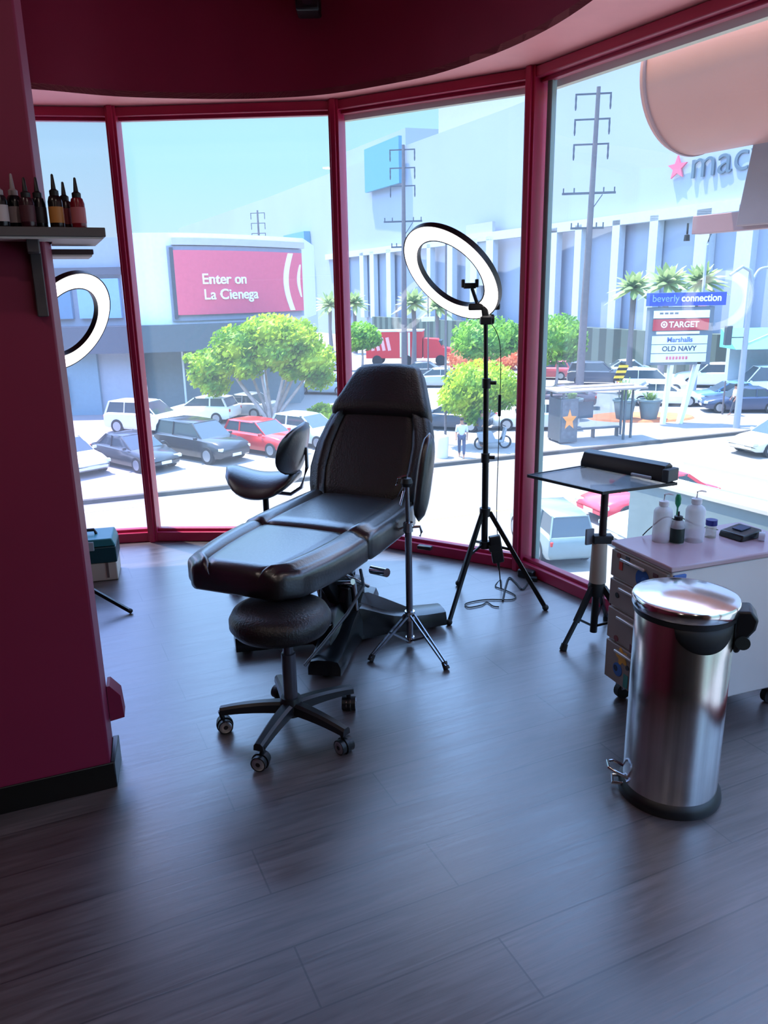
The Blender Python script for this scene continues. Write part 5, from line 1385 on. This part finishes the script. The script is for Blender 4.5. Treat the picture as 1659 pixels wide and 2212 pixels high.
# ------------------------------------------------------------------ people
def person(label, x, y, rz, shirt, pants, hair, stride=0.18, arms=0.15):
    skin = mat('skin', 'a87860', 0.6)
    t = thing('person', label, 'person', (x, y, SW), rz)
    def skinned(nm, pts, edges, rad, m, parent, root=0):
        me = bpy.data.meshes.new(nm); me.from_pydata(pts, edges, [])
        o = bpy.data.objects.new(nm, me); COL.objects.link(o); o.parent = parent
        o.modifiers.new('skin', 'SKIN')
        for i, r_ in enumerate(rad):
            me.skin_vertices[0].data[i].radius = (r_, r_) if not isinstance(r_, tuple) else r_
        me.skin_vertices[0].data[root].use_root = True
        sb_ = o.modifiers.new('sub', 'SUBSURF'); sb_.levels = 1; sb_.render_levels = 2
        me.materials.append(m)
        return o
    P_ = [(0, 0, .95), (0, 0, 1.15), (0, 0, 1.38), (0, 0, 1.50), (.01, 0, 1.60), (.015, 0, 1.72),
          (0, .10, .92), (stride * .5, .11, .50), (stride, .11, .08), (stride + .14, .11, .04),
          (0, -.10, .92), (-stride * .3, -.11, .50), (-stride, -.11, .10), (-stride + .13, -.11, .04),
          (0, .19, 1.40), (-arms * .4, .24, 1.12), (arms * .5, .24, .88), (arms * .8, .235, .78),
          (0, -.19, 1.40), (arms * .3, -.24, 1.12), (arms * 1.1, -.23, .90), (arms * 1.5, -.225, .80)]
    E_ = [(0, 1), (1, 2), (2, 3), (3, 4), (4, 5), (0, 6), (6, 7), (7, 8), (8, 9), (0, 10), (10, 11), (11, 12), (12, 13), (2, 14), (14, 15), (15, 16), (16, 17), (2, 18), (18, 19), (19, 20), (20, 21)]
    Rr = [.12, .12, .14, .055, .085, .075, .085, .055, .04, .035, .085, .055, .04, .035, .055, .042, .032, .03, .055, .042, .032, .03]
    body = skinned('body', P_, E_, Rr, skin, t)
    skinned('shirt', [P_[0], P_[1], P_[2], (0, 0, 1.46), P_[14], P_[15], P_[18], P_[19]], [(0, 1), (1, 2), (2, 3), (2, 4), (4, 5), (2, 6), (6, 7)], [.145, .145, .165, .08, .075, .062, .075, .062], mat('shirt_' + shirt, shirt, .8), body)
    skinned('trousers', [(0, 0, .97), P_[6], P_[7], (stride * .95, .11, .14), P_[10], P_[11], (-stride * .95, -.11, .16)], [(0, 1), (1, 2), (2, 3), (0, 4), (4, 5), (5, 6)], [.14, .10, .075, .06, .10, .075, .06], mat('pants_' + pants, pants, .8), body)
    MB().blob((0.0, 0, 1.70), (.098, .09, .10), 2).build('hair', mat('hair_' + hair, hair, .8), body)
    return t
x, y = cg(997, 988); person('person in pale blue shirt and dark trousers walking right of the chair', x, y, radians(-100), 'c4d0f0', '4a5068', '2a2420')
x, y = cg(1034, 982); person('person in dark clothes standing in the shade of the round tree', x + .3, y + 1.5, radians(40), '4a5460', '3a4048', '201c1a', .08)
x, y = cg(1584, 897); person('person in white top and dark trousers walking beside the traffic pole', x, y, radians(170), 'f0f4f8', '404650', '1c1816', .22)
g = G(984, 985, SW)
t = thing('litter_bin', 'pale street litter bin left of the walking person', 'bin', (g.x - .65, g.y - .2, SW))
MB().lathe([(0, 0), (.30, 0), (.33, .85), (.30, .95), (.12, 1.02), (0, 1.03)], seg=20, cap=False).build('bin_shell', mat('bin_cream', 'd8d2c4', .6), t)
g = G(1068, 975, SW)
t = thing('motor_scooter', 'small parked scooter beside the ring light pole', 'scooter', (g.x, g.y + .6, SW), 0.2)
for x_ in (-.6, .6):
    MB().lathe([(.24, -.05), (.3, -.05), (.3, .05), (.24, .05), (.24, -.05)], (x_, 0, .3), axis=(0, 1, 0), seg=20, cap=False).build('wheel', tyre, t)
mb = MB(); mb.loft([[(x_, y_, z_) for x_, z_ in ((-.7, .4), (-.75, .8), (-.1, .85), (.1, .45), (.4, .4), (.55, 1.0), (.65, .95), (.5, .3), (-.3, .28))] for y_ in (-.15, .15)]); mb.build('scooter_body', mat('scooter_grey', '8a949c', .4), t, bev=.03)
MB().tube([(.5, -.3, 1.08), (.56, 0, 1.05), (.5, .3, 1.08)], .02, 8).build('handlebar', trimb, t)

# ================================================================== LIGHT, SKY, CAMERA
w = bpy.data.worlds.new('World'); SC.world = w; w.use_nodes = True
nt = w.node_tree
for n in list(nt.nodes): nt.nodes.remove(n)
out = nt.nodes.new('ShaderNodeOutputWorld'); bg = nt.nodes.new('ShaderNodeBackground')
tc = nt.nodes.new('ShaderNodeTexCoord'); sp_ = nt.nodes.new('ShaderNodeSeparateXYZ'); cr = nt.nodes.new('ShaderNodeValToRGB')
nt.links.new(tc.outputs['Generated'], sp_.inputs[0]); nt.links.new(sp_.outputs['Z'], cr.inputs[0]); nt.links.new(cr.outputs[0], bg.inputs['Color']); nt.links.new(bg.outputs[0], out.inputs[0])
e = cr.color_ramp.elements
e[0].position = 0.0; e[0].color = (0.36, 0.50, 0.52, 1)
e[1].position = 1.0; e[1].color = (0.8, 1.5, 2.8, 1)
k = cr.color_ramp.elements.new(0.14); k.color = (0.26, 0.49, 0.53, 1)
k = cr.color_ramp.elements.new(0.25); k.color = (0.30, 0.54, 0.66, 1)
k = cr.color_ramp.elements.new(0.42); k.color = (1.15, 1.95, 3.5, 1)
bg.inputs['Strength'].default_value = 1.0
sd = V((-0.8, 0.6, 0)).normalized() * cos(radians(71)) + V((0, 0, sin(radians(71))))
sun = bpy.data.lights.new('sun', 'SUN'); sun.energy = 7.0; sun.angle = radians(0.6); sun.color = (1.0, 0.93, 0.84)
so = bpy.data.objects.new('sun', sun); COL.objects.link(so); so.rotation_euler = sd.to_track_quat('Z', 'Y').to_euler(); so.location = sd * 60

cd = bpy.data.cameras.new('camera'); co = bpy.data.objects.new('camera', cd); COL.objects.link(co)
r_w = V((_x[0], _y[0], _z[0])); u_w = -V((_x[1], _y[1], _z[1])); b_w = -V((_x[2], _y[2], _z[2]))
Mw = Matrix((r_w, u_w, b_w)).transposed().to_4x4(); Mw.translation = EYE
co.matrix_world = Mw
cd.sensor_fit = 'HORIZONTAL'; cd.sensor_width = 36.0; cd.lens = F / 1659 * 36.0; cd.clip_start = 0.02; cd.clip_end = 1500
SC.camera = co
SC.view_settings.view_transform = 'Standard'; SC.view_settings.look = 'None'; SC.view_settings.gamma = 1; SC.view_settings.use_curve_mapping = False
SC.view_settings.exposure = 0.9
SC.cycles.max_bounces = 10; SC.cycles.transparent_max_bounces = 16; SC.cycles.sample_clamp_indirect = 6.0; SC.cycles.use_denoising = True
SC.cycles.caustics_reflective = False; SC.cycles.caustics_refractive = False
